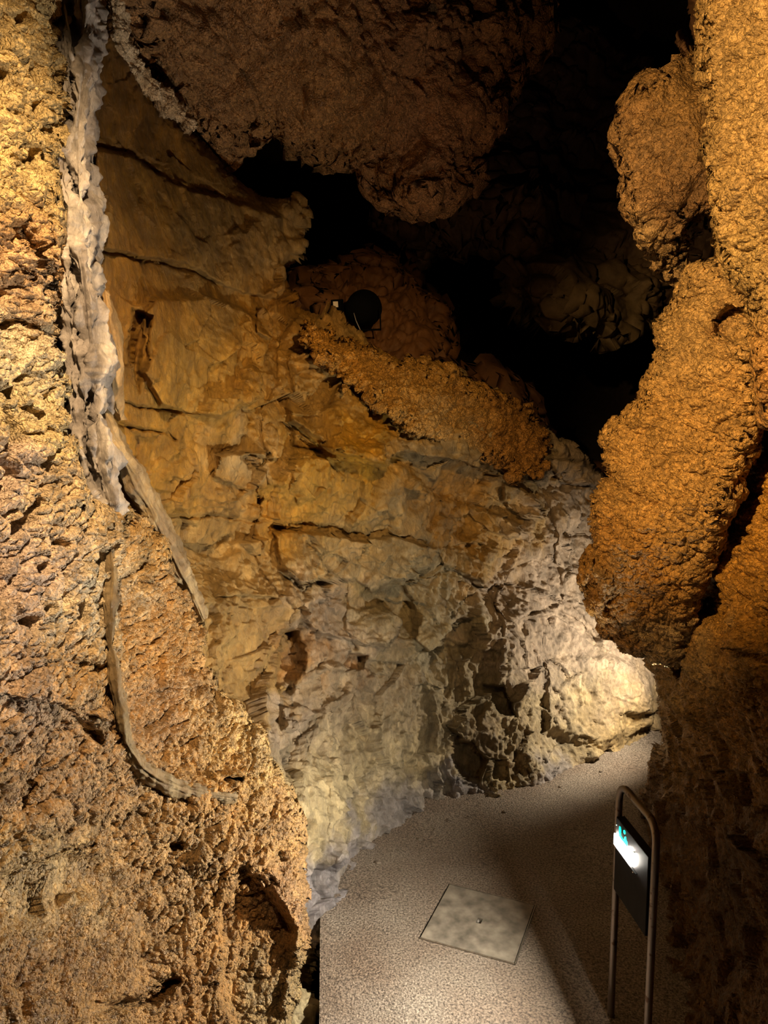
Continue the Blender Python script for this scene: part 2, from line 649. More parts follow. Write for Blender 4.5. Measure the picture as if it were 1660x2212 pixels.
# ------------------------------------------------------------------ back wall (smooth, cracked face)
B_OUT = [(60, -120), (235, -120), (240, 60), (300, 170), (370, 240), (430, 290), (500, 370), (560, 425), (640, 445),
         (655, 480), (645, 540), (612, 575), (607, 610), (622, 650), (660, 668), (740, 700), (830, 760), (950, 800), (1060, 830),
         (1130, 880), (1190, 940), (1250, 985), (1310, 1030), (1500, 1060), (1700, 1200), (1700, 1560),
         (1500, 1630), (1425, 1640), (1395, 1656), (1345, 1670), (1290, 1700), (1205, 1735), (1095, 1785), (990, 1798), (910, 1850),
         (785, 1935), (768, 1985), (700, 2050), (676, 2100), (668, 2212), (660, 2330), (300, 2330), (200, 1500), (60, 900)]
B_CTRL = [(692, 1985, 3.90), (770, 1880, 4.30), (900, 1800, 4.72), (980, 1745, 5.06), (1090, 1735, 5.12), (1200, 1690, 5.42),
          (1290, 1655, 5.66), (1400, 1610, 6.02), (1600, 1570, 6.5), (1700, 1200, 7.0),
          (650, 1500, 4.35), (900, 1480, 5.05), (1100, 1400, 5.55), (1300, 1300, 6.15), (800, 1250, 4.85), (1050, 1150, 5.4),
          (620, 1000, 4.25), (900, 960, 4.75), (1190, 960, 5.9), (1300, 1040, 6.4), (400, 1200, 3.75), (300, 1000, 3.3),
          (220, 1000, 3.0), (200, 600, 2.85), (150, 100, 2.75), (260, 400, 3.15), (450, 500, 3.9), (600, 550, 4.5), (640, 690, 4.45),
          (430, 290, 3.9), (450, 900, 3.75), (450, 1400, 3.65), (560, 1600, 3.75), (640, 1800, 3.8), (800, 780, 4.75), (1000, 860, 5.2),
          (500, 2000, 3.6), (670, 2200, 3.30), (300, 2300, 3.2), (200, 1500, 3.2), (60, 0, 2.7), (60, 900, 2.8), (670, 2330, 3.1)]
rb = Relief()
rb.gain = 1.5
# overhang under the popcorn ledge, and the dark recess below it
rb.step([(700, 985), (760, 1000), (838, 1016), (848, 985), (880, 975), (1000, 1000), (1100, 1035), (1190, 1050)], 0.22, 200)
rb.plate([(850, 990), (1000, 1000), (1120, 1060), (1180, 1110), (1120, 1120), (1000, 1095), (900, 1050)], -0.06, 14)
rb.plate([(640, 745), (780, 810), (850, 880), (840, 1005), (760, 990), (700, 965), (635, 905)], 0.10, 8, (0.3, 0.3))
rb.plate([(655, 760), (690, 770), (700, 900), (640, 890)], 0.03, 8)
rb.rib([(668, 690), (640, 740), (625, 830), (600, 900), (595, 1000), (605, 1060), (585, 1130), (585, 1210), (615, 1290), (640, 1330)], 26, 0.075)
rb.crack([(620, 905), (640, 930), (636, 965), (700, 975)], 3, 0.05)
rb.plate([(470, 985), (560, 975), (585, 1010), (580, 1080), (520, 1055), (460, 1030)], 0.06, 6, (0, -0.5))
rb.plate([(535, 985), (580, 978), (578, 1010), (548, 1015)], -0.05, 6)
rb.plate([(620, 990), (720, 985), (700, 1060), (640, 1090), (615, 1050)], 0.05, 6)
rb.crack([(550, 1050), (570, 1095), (560, 1125)], 3, 0.05)
rb.crack([(375, 1120), (470, 1115), (590, 1130), (720, 1140), (800, 1158)], 4, 0.04)
# large slabs, upper left
rb.plate([(215, 320), (300, 330), (345, 370), (420, 400), (540, 440), (600, 470), (625, 545), (600, 650), (500, 625), (400, 570), (215, 540)], 0.05, 7, (0.2, 0))
rb.crack([(215, 315), (290, 325), (345, 372), (400, 400), (470, 420)], 4, 0.05)
rb.crack([(215, 540), (330, 562), (420, 590), (530, 630), (640, 655)], 4, 0.05)
rb.plate([(330, 640), (440, 640), (540, 665), (600, 720), (560, 860), (470, 905), (350, 880), (300, 800), (300, 690)], 0.07, 9, (0, 0.2))
rb.plate([(285, 665), (325, 680), (318, 770), (300, 850), (282, 800)], -0.09, 8)
rb.crack([(255, 868), (300, 882), (420, 888)], 3, 0.045)
rb.crack([(255, 915), (310, 930), (360, 935), (375, 950)], 3, 0.045)
rb.crack([(300, 940), (303, 1010)], 3, 0.02)
rb.plate([(560, 655), (600, 690), (605, 730), (560, 715)], 0.05, 4)
rb.crack([(525, 720), (525, 850)], 4, 0.03)
# blocks in the middle
rb.plate([(605, 1148), (700, 1150), (790, 1170), (860, 1155), (940, 1180), (925, 1215), (870, 1245), (815, 1285), (780, 1260), (640, 1262), (612, 1235)], 0.11, 6, (0, 0.35))
rb.plate([(640, 1268), (700, 1268), (745, 1300), (790, 1325), (840, 1310), (865, 1340), (830, 1400), (760, 1385), (690, 1370), (650, 1330)], 0.07, 6)
rb.crack([(680, 1180), (740, 1250), (760, 1300), (750, 1360), (765, 1400)], 3, 0.05)
rb.plate([(745, 1410), (790, 1412), (788, 1440), (735, 1452)], -0.06, 4)
rb.plate([(870, 1255), (960, 1235), (1050, 1270), (1060, 1300), (1010, 1340), (960, 1375), (905, 1410), (880, 1380), (895, 1310)], 0.10, 7, (0, 0.4))
rb.plate([(930, 1180), (1010, 1185), (1060, 1230), (1050, 1260), (960, 1225)], 0.08, 6, (0, 0.5))
rb.plate([(1085, 1040), (1150, 1065), (1178, 1118), (1140, 1122), (1090, 1080)], 0.10, 4, (0.3, 0.3))
rb.plate([(1010, 1085), (1090, 1110), (1150, 1150), (1120, 1165), (1060, 1150)], 0.08, 5, (0.2, 0.4))
rb.plate([(1185, 990), (1250, 995), (1305, 1030), (1300, 1055), (1240, 1048), (1200, 1030)], 0.13, 4)
rb.crack([(1180, 1060), (1195, 1150), (1200, 1210)], 5, 0.06)
rb.crack([(1225, 1150), (1290, 1158)], 4, 0.08)
rb.rib([(1205, 1080), (1210, 1180), (1230, 1260)], 13, 0.05)
rb.crack([(1060, 1250), (1150, 1210), (1260, 1240)], 5, 0.05)
rb.plate([(1100, 1260), (1190, 1280), (1230, 1300), (1200, 1330), (1090, 1345), (1075, 1310)], 0.07, 5)
rb.crack([(1085, 1345), (1150, 1330), (1220, 1300)], 4, 0.06)
rb.rib([(1230, 1290), (1290, 1350), (1345, 1400)], 9, 0.05)
rb.crack([(1190, 1310), (1240, 1335), (1290, 1380)], 4, 0.06)
rb.rib([(1083, 1290), (1080, 1390), (1084, 1460)], 7, 0.05)
rb.plate([(950, 1380), (1060, 1400), (1080, 1490), (1040, 1560), (960, 1510), (930, 1450)], -0.07, 12)
rb.plate([(1050, 1480), (1090, 1480), (1115, 1545), (1080, 1545)], -0.14, 7)
rb.plate([(975, 1570), (1000, 1600), (1030, 1600), (1055, 1640), (1040, 1690), (1000, 1680), (978, 1640)], -0.15, 8)
rb.plate([(1055, 1640), (1090, 1640), (1100, 1690), (1060, 1690)], -0.10, 8)
rb.crack([(980, 1400), (975, 1500), (960, 1560)], 5, 0.05)
rb.rib([(1000, 1420), (1020, 1500), (1000, 1580)], 12, 0.05)
rb.plate([(1180, 1430), (1300, 1410), (1390, 1450), (1420, 1560), (1300, 1620), (1180, 1580)], 0.06, 20)
# lower left part
rb.plate([(600, 1360), (650, 1360), (655, 1450), (640, 1500), (605, 1480)], -0.10, 8)
rb.rib([(600, 1490), (655, 1470), (700, 1440), (740, 1445)], 10, 0.05)
rb.plate([(600, 1530), (660, 1520), (690, 1540), (640, 1580), (605, 1580)], 0.06, 7)
rb.plate([(770, 1720), (840, 1710), (960, 1640), (985, 1690), (975, 1745), (900, 1800), (780, 1870)], -0.05, 12)
rb.rib([(700, 1560), (730, 1700), (720, 1850)], 26, 0.05)
rb.crack([(760, 1500), (770, 1600), (800, 1680)], 6, 0.04)
rb.step([(440, 1300), (520, 1290), (600, 1300)], 0.05, 90)
rb.plate([(240, 1000), (420, 1130), (480, 1300), (430, 1350), (380, 1240), (300, 1150)], -0.04, 20)


def b_tex(P, px, py):
    rough = smooth(px + 0.35 * (py - 900), 350, 900) * smooth(py, 900, 1250)
    mid = smooth(px + (py - 640) * 0.6, 380, 800)
    h = (0.03 + 0.05 * rough) * fbm(P, 1.3, 4, 11)
    A = chips(P, 2.4, 0.02, 0.11, 21, (1, 1, 1.5), 0.10) * (0.3 + 0.7 * mid)
    T1 = terrace(P, 1.3, 4.0, 0.09, 27, (0.8, 1, 1.3)) * (0.15 + 0.85 * mid)
    T2 = terrace(P, 3.6, 3.0, 0.018, 28, (1.2, 1, 0.9)) * (0.25 + 0.75 * mid)
    T3 = terrace(P, 10.0, 2.5, 0.004, 29, (1.4, 1, 0.7)) * (0.3 + 0.7 * rough)
    Bc = chips(P, 7.0, 0.0, 0.034, 22, (1.3, 1, 0.8), 0.05) * (0.2 + 0.8 * mid)
    Cc = chips(P, 18.0, 0.0, 0.012, 23, (1.4, 1, 0.7), 0.03) * (0.2 + 0.8 * rough)
    Dd = T1 + T2 + T3
    fl = np.abs(fbm(P * np.array([1.5, 1, 0.5]), 8, 4, 44, 0.6)) * 0.022 * (0.35 + rough)
    # popcorn grows on the ledge crest and on the lip at the edge of the dark hollow
    pop = smooth(sdf(px, py, [(600, 440), (680, 440), (680, 660), (612, 660), (628, 560), (640, 490)]), -8, 8)
    k = 1 - 0.28 * smooth(px, 1050, 1230) * smooth(py, 1150, 1350)
    return (h + A + Bc + Cc + Dd - fl) * k + pop * (popcorn(P, 1.3, 77) + 0.02)


def b_col(px, py, P):
    spots = [(300, 200, 110, (0.22, 0.11, 0.035)), (350, 330, 130, (0.22, 0.11, 0.03)), (400, 480, 150, (0.26, 0.15, 0.05)), (300, 600, 90, (0.30, 0.15, 0.045)), (300, 720, 100, (0.36, 0.18, 0.055)), (520, 550, 110, (0.36, 0.24, 0.11)), (600, 640, 50, (0.28, 0.14, 0.04)), (450, 800, 140, (0.48, 0.30, 0.11)),  # upper-left slab: brown stain, darkened further for the weak light there
             (600, 750, 90, OCHRE), (780, 900, 110, (0.58, 0.33, 0.09)), (700, 820, 90, TAN), (320, 1000, 90, OCHRE), (450, 1020, 110, (0.50, 0.29, 0.10)),
             (520, 1010, 60, CREAM), (600, 1100, 60, OCHRE), (680, 1070, 80, (0.56, 0.36, 0.13)), (450, 1220, 110, (0.48, 0.33, 0.16)),
             (560, 1400, 100, (0.46, 0.30, 0.14)), (760, 1210, 90, TAN), (900, 1200, 90, BEIGE), (720, 1340, 90, GREYB), (900, 1350, 110, BEIGE),
             (1000, 1080, 90, OCHRE), (1130, 1090, 60, TAN), (1050, 1170, 70, (0.50, 0.32, 0.13)), (1250, 1100, 90, GREYB), (1200, 1250, 90, GREYB), (1130, 1350, 100, GREYB),
             (1290, 1450, 130, GREYB), (1330, 1560, 80, TAN), (1230, 1560, 90, CREAM), (1000, 1500, 90, (0.33, 0.27, 0.17)), (1050, 1600, 60, (0.36, 0.27, 0.17)),
             (800, 1500, 110, OLIVE), (820, 1650, 110, CREAM), (660, 1600, 70, OLIVE), (700, 1750, 70, CREAM), (880, 1750, 60, LILAC_GLINT), (820, 1830, 50, LILAC_GLINT),
             (700, 1930, 70, LILAC_GLINT), (1000, 1725, 35, LILAC_GLINT), (1070, 1700, 40, CREAM), (1195, 1670, 40, LILAC_GLINT), (640, 1420, 40, RUST), (760, 1430, 22, RUST),
             (660, 2200, 80, CREAM), (620, 1540, 40, GREYB), (940, 1000, 60, BEIGE), (1060, 980, 60, BEIGE)]
    c = paint(px, py, spots, TAN, P, 61, 0.62, 1.3)
    v = np.clip(fbm(P * np.array([1.5, 1, 0.7]), 6, 4, 91), -1, 1)
    c = c * (1 + 0.28 * v)[:, None]
    return c


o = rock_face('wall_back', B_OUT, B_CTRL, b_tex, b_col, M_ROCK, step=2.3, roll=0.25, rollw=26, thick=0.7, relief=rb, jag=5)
tag(o, kind='structure')

# ------------------------------------------------------------------ popcorn ledge on the crest of the back wall
L_OUT = [(658, 700), (685, 690), (735, 722), (760, 728), (800, 745), (830, 775), (900, 790), (960, 800), (1005, 830), (1060, 850),
         (1110, 862), (1140, 895), (1185, 930), (1185, 985), (1160, 1030), (1120, 1040), (1090, 1005), (1000, 975), (930, 960),
         (900, 940), (845, 905), (785, 850), (715, 800), (660, 745)]
o = rock_face('popcorn_ledge', L_OUT, [(660, 690, 4.35), (760, 760, 4.5), (900, 880, 4.62), (1000, 960, 4.9), (1160, 1000, 5.4), (1000, 850, 5.0), (1150, 920, 5.6), (820, 760, 4.7)],
              lambda P, px, py: popcorn(P, 1.15, 5, 1.3), lambda px, py, P: paint(px, py, [(700, 720, 90, OCHRE), (900, 830, 120, (0.45, 0.26, 0.09)), (1100, 950, 100, (0.36, 0.19, 0.07)), (960, 960, 60, TAN)], OCHRE, P, 7),
              M_POP, step=2.0, roll=0.15, rollw=22, thick=0.4, jag=20, jag_scale=0.045, seed=4)
tag(o, 'sloping ledge crusted with orange brown cave popcorn along the crest of the smooth wall', 'rock ledge')

# ------------------------------------------------------------------ near left wall, popcorn crusted
C_OUT = [(-720, -200), (120, -200), (110, 60), (150, 150), (120, 300), (108, 480), (118, 640), (135, 800), (150, 960), (175, 1090), (240, 1120),
         (300, 1130), (330, 1180), (370, 1240), (432, 1345), (438, 1385), (424, 1430), (455, 1500), (500, 1530), (560, 1580), (590, 1640), (625, 1700), (640, 1790),
         (662, 1860), (664, 1960), (672, 2030), (634, 2090), (640, 2140), (612, 2230), (580, 2400), (-720, 2400)]
C_CTRL = [(-720, 0, 1.45), (-720, 1000, 1.25), (-720, 2300, 1.1), (-260, 0, 1.95), (0, 0, 2.2), (110, 0, 2.45), (-260, 1000, 1.75), (0, 1000, 2.05), (130, 1000, 2.35), (110, 500, 2.38), (0, 500, 2.15), (-260, 2300, 1.45),
          (0, 2200, 1.8), (230, 1200, 2.55), (430, 1380, 3.05), (300, 1450, 2.65), (600, 1900, 3.15), (655, 1880, 3.28), (300, 1750, 2.72), (300, 2200, 2.7), (600, 2200, 3.05),
          (660, 2000, 3.22), (0, 1600, 1.95), (500, 1650, 3.05), (450, 1950, 3.0), (200, 1500, 2.4), (150, 1900, 2.4)]
rc = Relief()
rc.plate([(244, 1130), (310, 1130), (380, 1250), (440, 1360), (430, 1440), (520, 1560), (560, 1660), (420, 1680), (330, 1640), (270, 1580), (245, 1480), (235, 1300)], -0.12, 14, (-0.45, -0.5))
rc.crack([(30, 500), (60, 560), (110, 590)], 9, 0.07)
rc.crack([(20, 580), (60, 600)], 9, 0.06)
rc.crack([(0, 690), (60, 700), (120, 720)], 8, 0.06)
rc.crack([(140, 1550), (190, 1590)], 12, 0.08)
rc.crack([(482, 1681), (520, 1683)], 4, 0.12)
rc.crack([(364, 1820), (380, 1820)], 7, 0.08)
rc.crack([(195, 2180), (280, 2160), (350, 2115)], 12, 0.12)
rc.crack([(60, 1860), (120, 1830), (180, 1820)], 7, 0.06)
rc.crack([(20, 1740), (50, 1690)], 10, 0.05)
rc.crack([(130, 1430), (200, 1440)], 8, 0.05)
rc.step([(-200, 1480), (100, 1520), (240, 1560)], 0.06, 200)
rc.plate([(470, 1960), (520, 1870), (580, 1890), (640, 2000), (600, 2200), (520, 2260), (470, 2150)], -0.10, 18)
rc.rib([(545, 1880), (590, 1930), (630, 1990)], 12, 0.05)
rc.rib([(600, 1330), (640, 1700)], 8, 0.0)


c_depth = rbf(C_CTRL)


def c_tex(P, px, py):
    smoothp = smooth(sdf(px, py, [(-20, 1900), (120, 1840), (220, 1850), (230, 1900), (120, 1960), (-20, 2010)]), -20, 20)
    edge = smooth(px, 560, 620) * smooth(py, 1750, 1900)
    k = np.clip(smoothp * 0.8 + edge * 0.7, 0, 0.85)
    pc = popcorn(P, 0.80, 9, 1.25)
    ch = chips(P, 9, 0.03, 0.05, 3) + chips(P, 26, 0.012, 0.02, 4) + 0.03 * fbm(P, 6, 4, 3)
    holes = np.clip(fbm(P, 11, 2, 200) - 0.30, 0, 1) * -0.26 * (1 - smooth(px, 100, 300)) * (1 - smooth(py, 1200, 1500))
    pc = pc + 0.03 * fbm(P * np.array([1, 0.7, 1.3]), 9, 3, 210, 0.6) * (1 - smooth(py, 900, 1400))
    return pc * (1 - k) + ch * k + 0.03 * fbm(P, 3.2, 3, 8) + holes


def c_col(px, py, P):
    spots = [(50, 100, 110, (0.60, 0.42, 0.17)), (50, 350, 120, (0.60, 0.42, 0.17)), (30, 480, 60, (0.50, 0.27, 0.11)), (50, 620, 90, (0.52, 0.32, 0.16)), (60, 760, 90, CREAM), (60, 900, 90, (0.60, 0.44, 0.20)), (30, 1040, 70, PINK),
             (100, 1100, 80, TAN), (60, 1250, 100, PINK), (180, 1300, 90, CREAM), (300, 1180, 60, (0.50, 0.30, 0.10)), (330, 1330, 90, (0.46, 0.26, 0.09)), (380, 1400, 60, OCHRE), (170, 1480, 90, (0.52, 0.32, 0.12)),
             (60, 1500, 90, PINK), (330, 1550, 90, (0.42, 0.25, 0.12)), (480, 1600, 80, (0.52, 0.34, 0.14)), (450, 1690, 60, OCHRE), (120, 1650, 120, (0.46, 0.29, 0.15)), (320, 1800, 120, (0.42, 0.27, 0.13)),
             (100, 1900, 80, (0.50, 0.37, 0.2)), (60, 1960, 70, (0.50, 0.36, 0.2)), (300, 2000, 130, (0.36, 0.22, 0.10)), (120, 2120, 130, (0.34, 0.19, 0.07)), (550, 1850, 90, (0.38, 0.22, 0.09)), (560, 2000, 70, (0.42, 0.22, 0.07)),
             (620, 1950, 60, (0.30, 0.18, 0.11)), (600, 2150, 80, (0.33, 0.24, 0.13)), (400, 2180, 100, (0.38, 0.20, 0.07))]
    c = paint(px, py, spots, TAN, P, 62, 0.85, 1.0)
    c = c * (1 - smooth(py, 1250, 1700)[:, None] * np.array([0.10, 0.17, 0.34]))  # browner lower down, and darkened to follow the lamp's falloff
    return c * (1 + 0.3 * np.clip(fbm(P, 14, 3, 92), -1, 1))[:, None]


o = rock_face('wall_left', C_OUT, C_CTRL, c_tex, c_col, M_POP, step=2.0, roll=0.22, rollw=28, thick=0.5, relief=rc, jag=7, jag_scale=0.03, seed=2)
tag(o, kind='structure')


# ------------------------------------------------------------------ pale calcite veins (raised ribbons between the two walls)
def ribbon(name, path, rough=0.03, cols=(CREAM, GREYB), lobes=2, step=2.0, seed=0, mat=None, pop=0.0):
    """path entries: px, py, half width px, depth, height of the crest in metres"""
    p = np.array(path, float)
    seg = np.linalg.norm(np.diff(p[:, :2], axis=0), axis=1)
    t = np.concatenate([[0], np.cumsum(seg)])
    n = int(t[-1] / step)
    tt = np.linspace(0, t[-1], n)
    c = np.stack([np.interp(tt, t, p[:, k]) for k in range(5)], -1)
    ker = np.ones(25) / 25
    for k in range(5):
        c[:, k] = np.convolve(np.pad(c[:, k], 12, mode='edge'), ker, mode='valid')
    tan = np.gradient(c[:, :2], axis=0)
    tan /= np.linalg.norm(tan, axis=1)[:, None]
    nor = np.stack([-tan[:, 1], tan[:, 0]], -1)
    m = max(16, int(p[:, 2].max() * 2 / step))
    u = np.linspace(-1, 1, m)
    nz = np.stack([tt * 0.012, np.zeros(n), np.full(n, seed * 7.3)], -1)
    wv = c[:, 2] * (1 + 0.16 * fbm(nz, 1, 2, seed))
    X = c[:, 0][:, None] + nor[:, 0][:, None] * wv[:, None] * u
    Y = c[:, 1][:, None] + nor[:, 1][:, None] * wv[:, None] * u
    prof = np.sqrt(np.clip(1 - u ** 2, 0, 1))
    split = 0.22 * np.sin(tt / 60.0 + seed)
    groove = np.exp(-((u[None] - split[:, None]) / 0.13) ** 2) if lobes == 2 else 0 * X
    H = c[:, 4][:, None] * (prof[None] * (1 - 0.75 * groove))
    D = c[:, 3][:, None] - H + 0.22 * (np.abs(u) ** 6)[None]
    P = at(X.ravel(), Y.ravel(), D.ravel())
    G = P.reshape(n, m, 3)
    Nn = np.cross(np.gradient(G, axis=1), np.gradient(G, axis=0)).reshape(-1, 3)
    Nn /= np.linalg.norm(Nn, axis=1)[:, None] + 1e-12
    vw = P - np.array([0, 0, CAM_H])
    Nn[(Nn * vw).sum(1) > 0] *= -1
    h = rough * 0.7 * (fbm(P * np.array([1, 1, 0.45]), 12, 4, seed + 3, 0.6)) + 0.10 * rough * popcorn(P, 0.9, seed + 4) / 0.03
    UU, TT = np.meshgrid(u, tt)
    fib = np.stack([UU.ravel() * 5.5, TT.ravel() * 0.006, np.full(UU.size, seed * 1.7)], -1)
    h = h + rough * 0.55 * fbm(fib, 1, 3, seed + 14, 0.55)
    if pop:
        h = h + pop * popcorn(P, 1.0, seed + 8)
    P = P + Nn * h[:, None]
    cm = smooth(fbm(P * np.array([1, 1, 0.3]), 9, 3, seed + 21), -0.35, 0.35)[:, None]
    C = np.array(cols[0]) * cm + np.array(cols[1]) * (1 - cm)
    j, i = np.meshgrid(np.arange(n - 1), np.arange(m - 1), indexing='ij')
    a = (j * m + i).ravel()
    Fq = np.stack([a, a + m, a + m + 1, a + 1], -1)
    return mesh_from(name, P, Fq, C, mat or M_VEIN)


VW = (0.66, 0.57, 0.47)
VG = (0.33, 0.28, 0.24)
o = ribbon('calcite_vein', [(150, -140, 75, 2.7, 0.10), (148, 0, 62, 2.68, 0.10), (160, 120, 66, 2.66, 0.12), (155, 260, 55, 2.62, 0.10), (150, 420, 50, 2.60, 0.09), (158, 560, 50, 2.6, 0.09),
                            (175, 680, 50, 2.6, 0.09), (182, 800, 42, 2.62, 0.08), (190, 900, 50, 2.64, 0.08), (200, 1000, 54, 2.66, 0.08), (220, 1075, 38, 2.70, 0.07), (240, 1150, 16, 2.75, 0.05), (236, 1215, 8, 2.75, 0.03)],
           0.055, (VW, VG), 2, 2.0, 1)
tag(o, 'thick pale calcite vein running down the left wall, split by a dark seam', 'flowstone vein')
o = ribbon('calcite_vein', [(215, 880, 22, 2.82, 0.07), (245, 960, 26, 2.85, 0.07), (285, 1030, 30, 2.95, 0.07), (330, 1110, 30, 3.05, 0.07), (365, 1190, 28, 3.15, 0.06), (400, 1260, 22, 3.28, 0.06), (430, 1320, 14, 3.38, 0.05), (440, 1345, 7, 3.42, 0.03)],
           0.025, ((0.50, 0.36, 0.18), (0.33, 0.23, 0.12)), 1, 2.0, 5)
tag(o, 'tan branch of calcite vein bending right and down beside the popcorn hollow', 'flowstone vein')
o = ribbon('calcite_vein', [(x_, y_, w_, float(c_depth(np.array([x_ * 1.0]), np.array([y_ * 1.0]))[0]) - 0.045, h_) for x_, y_, w_, h_ in ((238, 1180, 7, 0.028), (240, 1260, 8, 0.028), (236, 1340, 8, 0.028), (238, 1400, 8, 0.028), (250, 1490, 10, 0.028), (262, 1560, 15, 0.034), (272, 1615, 24, 0.040), (310, 1665, 25, 0.040), (370, 1697, 22, 0.040), (440, 1716, 17, 0.034), (520, 1728, 12, 0.028))],
           0.022, ((0.36, 0.26, 0.13), (0.25, 0.17, 0.08)), 1, 2.0, 9)
tag(o, 'thin curved tan vein sweeping right under the popcorn hollow of the left wall', 'flowstone vein')
o = ribbon('popcorn_rib', [(250, -60, 22, 3.1, 0.04), (245, 30, 18, 3.15, 0.04), (252, 100, 11, 3.2, 0.04), (290, 155, 14, 3.3, 0.04), (340, 205, 12, 3.45, 0.04), (385, 245, 15, 3.6, 0.04), (425, 285, 8, 3.7, 0.03)],
           0.04, ((0.56, 0.44, 0.28), (0.40, 0.28, 0.15)), 1, 2.0, 12, M_POP, 0.5)
tag(o, 'narrow knobbly pale rib slanting down along the edge of the dark ceiling rock', 'rock rib')
o = ribbon('flowstone_streak', [(222, 625, 3, 2.85, 0.02), (226, 655, 20, 2.85, 0.05), (240, 740, 26, 2.9, 0.06), (245, 840, 22, 2.95, 0.06), (262, 915, 10, 3.05, 0.04)],
           0.02, ((0.56, 0.38, 0.18), (0.46, 0.28, 0.11)), 1, 2.0, 15)
tag(o, 'short brown flowstone streak hugging the right side of the thick pale vein', 'flowstone vein')

# ------------------------------------------------------------------ hanging rock of the ceiling
E_OUT = [(225, -160), (1190, -160), (1178, 0), (1172, 60), (1165, 100), (1130, 120), (1095, 170), (1075, 210), (1086, 262), (1060, 300), (1030, 335), (1020, 385),
         (960, 440), (925, 455), (880, 425), (820, 410), (800, 350), (735, 330), (660, 320), (600, 295), (545, 290), (520, 320), (495, 350),
         (430, 290), (370, 240), (300, 170), (255, 80)]
o = rock_face('ceiling', E_OUT, [(240, 0, 3.2), (450, 0, 3.5), (800, 0, 4.0), (1170, 0, 5.2), (430, 290, 4.1), (600, 290, 4.6), (700, 200, 4.3), (900, 200, 4.5), (1080, 260, 4.9), (930, 440, 4.9), (800, 380, 5.1), (500, 340, 4.4), (240, -160, 3.0), (1100, -160, 4.6), (820, 280, 4.7)],
              lambda P, px, py: popcorn(P, 1.9, 31, 1.2) * (1 - 0.6 * smooth(sdf(px, py, [(850, 150), (1040, 120), (1060, 250), (1000, 330), (880, 300)]), -30, 30)) + chips(P, 4, 0.10, 0.08, 33) + 0.10 * fbm(P, 2.5, 4, 36),
              lambda px, py, P: paint(px, py, [(400, 80, 150, (0.30, 0.18, 0.09)), (700, 200, 150, (0.38, 0.22, 0.10)), (950, 230, 120, (0.38, 0.21, 0.11)), (600, 60, 120, (0.34, 0.2, 0.1)), (900, 60, 120, (0.30, 0.17, 0.09))], BROWN, P, 8),
              M_POP, step=2.6, roll=0.5, rollw=70, thick=0.6, jag=9, jag_scale=0.03, seed=6)
tag(o, kind='structure')

# ------------------------------------------------------------------ dim rock beyond the opening
o = rock_face('hanging_rock', [(830, 400), (930, 440), (1010, 380), (1090, 250), (1170, 90), (1260, 60), (1400, 120), (1480, 160), (1520, 420), (1500, 640), (1440, 700),
                           (1370, 715), (1300, 738), (1230, 732), (1160, 690), (1090, 650), (1080, 600), (1110, 560), (1060, 530), (1010, 540), (960, 560), (900, 590), (860, 570), (820, 520)],
              [(830, 450, 6.6), (1000, 420, 6.8), (1200, 300, 7.8), (1350, 200, 8.2), (1150, 600, 6.4), (1300, 700, 6.6), (1440, 650, 7.2), (960, 550, 7.3), (1250, 480, 7.2), (1500, 400, 7.6)],
              lambda P, px, py: 0.22 * fbm(P, 1.1, 4, 71) + chips(P, 2.0, 0.15, 0.15, 72, (1, 1, 1.6)) + popcorn(P, 3.0, 73) * 0.8 * smooth(fbm(P, 1.5, 2, 5), -0.2, 0.3),
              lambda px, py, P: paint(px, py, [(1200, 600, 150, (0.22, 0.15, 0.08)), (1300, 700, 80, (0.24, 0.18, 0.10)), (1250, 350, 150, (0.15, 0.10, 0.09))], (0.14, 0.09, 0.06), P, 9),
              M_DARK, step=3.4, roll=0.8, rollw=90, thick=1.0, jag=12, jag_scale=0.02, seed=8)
tag(o, 'dim rounded rock mass hanging in the dark chamber beyond the opening', 'hanging rock')
o = rock_face('rock_slope', [(640, 640), (700, 600), (800, 560), (850, 560), (880, 590), (900, 640), (950, 660), (965, 720), (940, 800), (1010, 830), (1100, 850), (1200, 960), (1330, 1060), (1330, 1150), (1000, 1000), (640, 760)],
              [(660, 660, 5.6), (800, 590, 6.4), (900, 700, 6.2), (950, 790, 6.0), (1100, 900, 6.6), (1300, 1050, 7.2), (700, 740, 5.4)],
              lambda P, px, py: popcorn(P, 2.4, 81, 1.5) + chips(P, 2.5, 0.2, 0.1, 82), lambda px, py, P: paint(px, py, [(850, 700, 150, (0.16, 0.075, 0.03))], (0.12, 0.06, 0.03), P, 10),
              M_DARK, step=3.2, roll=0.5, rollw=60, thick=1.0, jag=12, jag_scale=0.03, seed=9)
tag(o, 'dark reddish brown rubble slope rising behind the popcorn ledge into the dark', 'rock slope')

# ------------------------------------------------------------------ right side: lower wall, columns and flake
R_OUT = [(1395, 1395), (1440, 1420), (1500, 1300), (1560, 1130), (1600, 1000), (1630, 880), (2350, 880), (2350, 2450), (1480, 2450), (1450, 2212), (1425, 1990), (1400, 1840),
         (1372, 1745), (1380, 1708), (1402, 1680), (1405, 1640), (1432, 1600), (1430, 1560), (1418, 1520), (1422, 1450)]
rr = Relief()
rr.crack([(1480, 1445), (1510, 1340), (1545, 1210), (1590, 1080), (1640, 940)], 14, 0.5)
rr.step([(1560, 1400), (1620, 1395), (1700, 1420)], 0.12, 220)
rr.step([(1380, 1690), (1500, 1660), (1800, 1680)], 0.10, 200)
rr.rib([(1520, 1480), (1500, 1600), (1490, 1720)], 22, 0.05)
rr.plate([(1590, 1800), (1700, 1790), (1700, 1860), (1600, 1830)], 0.06, 8)


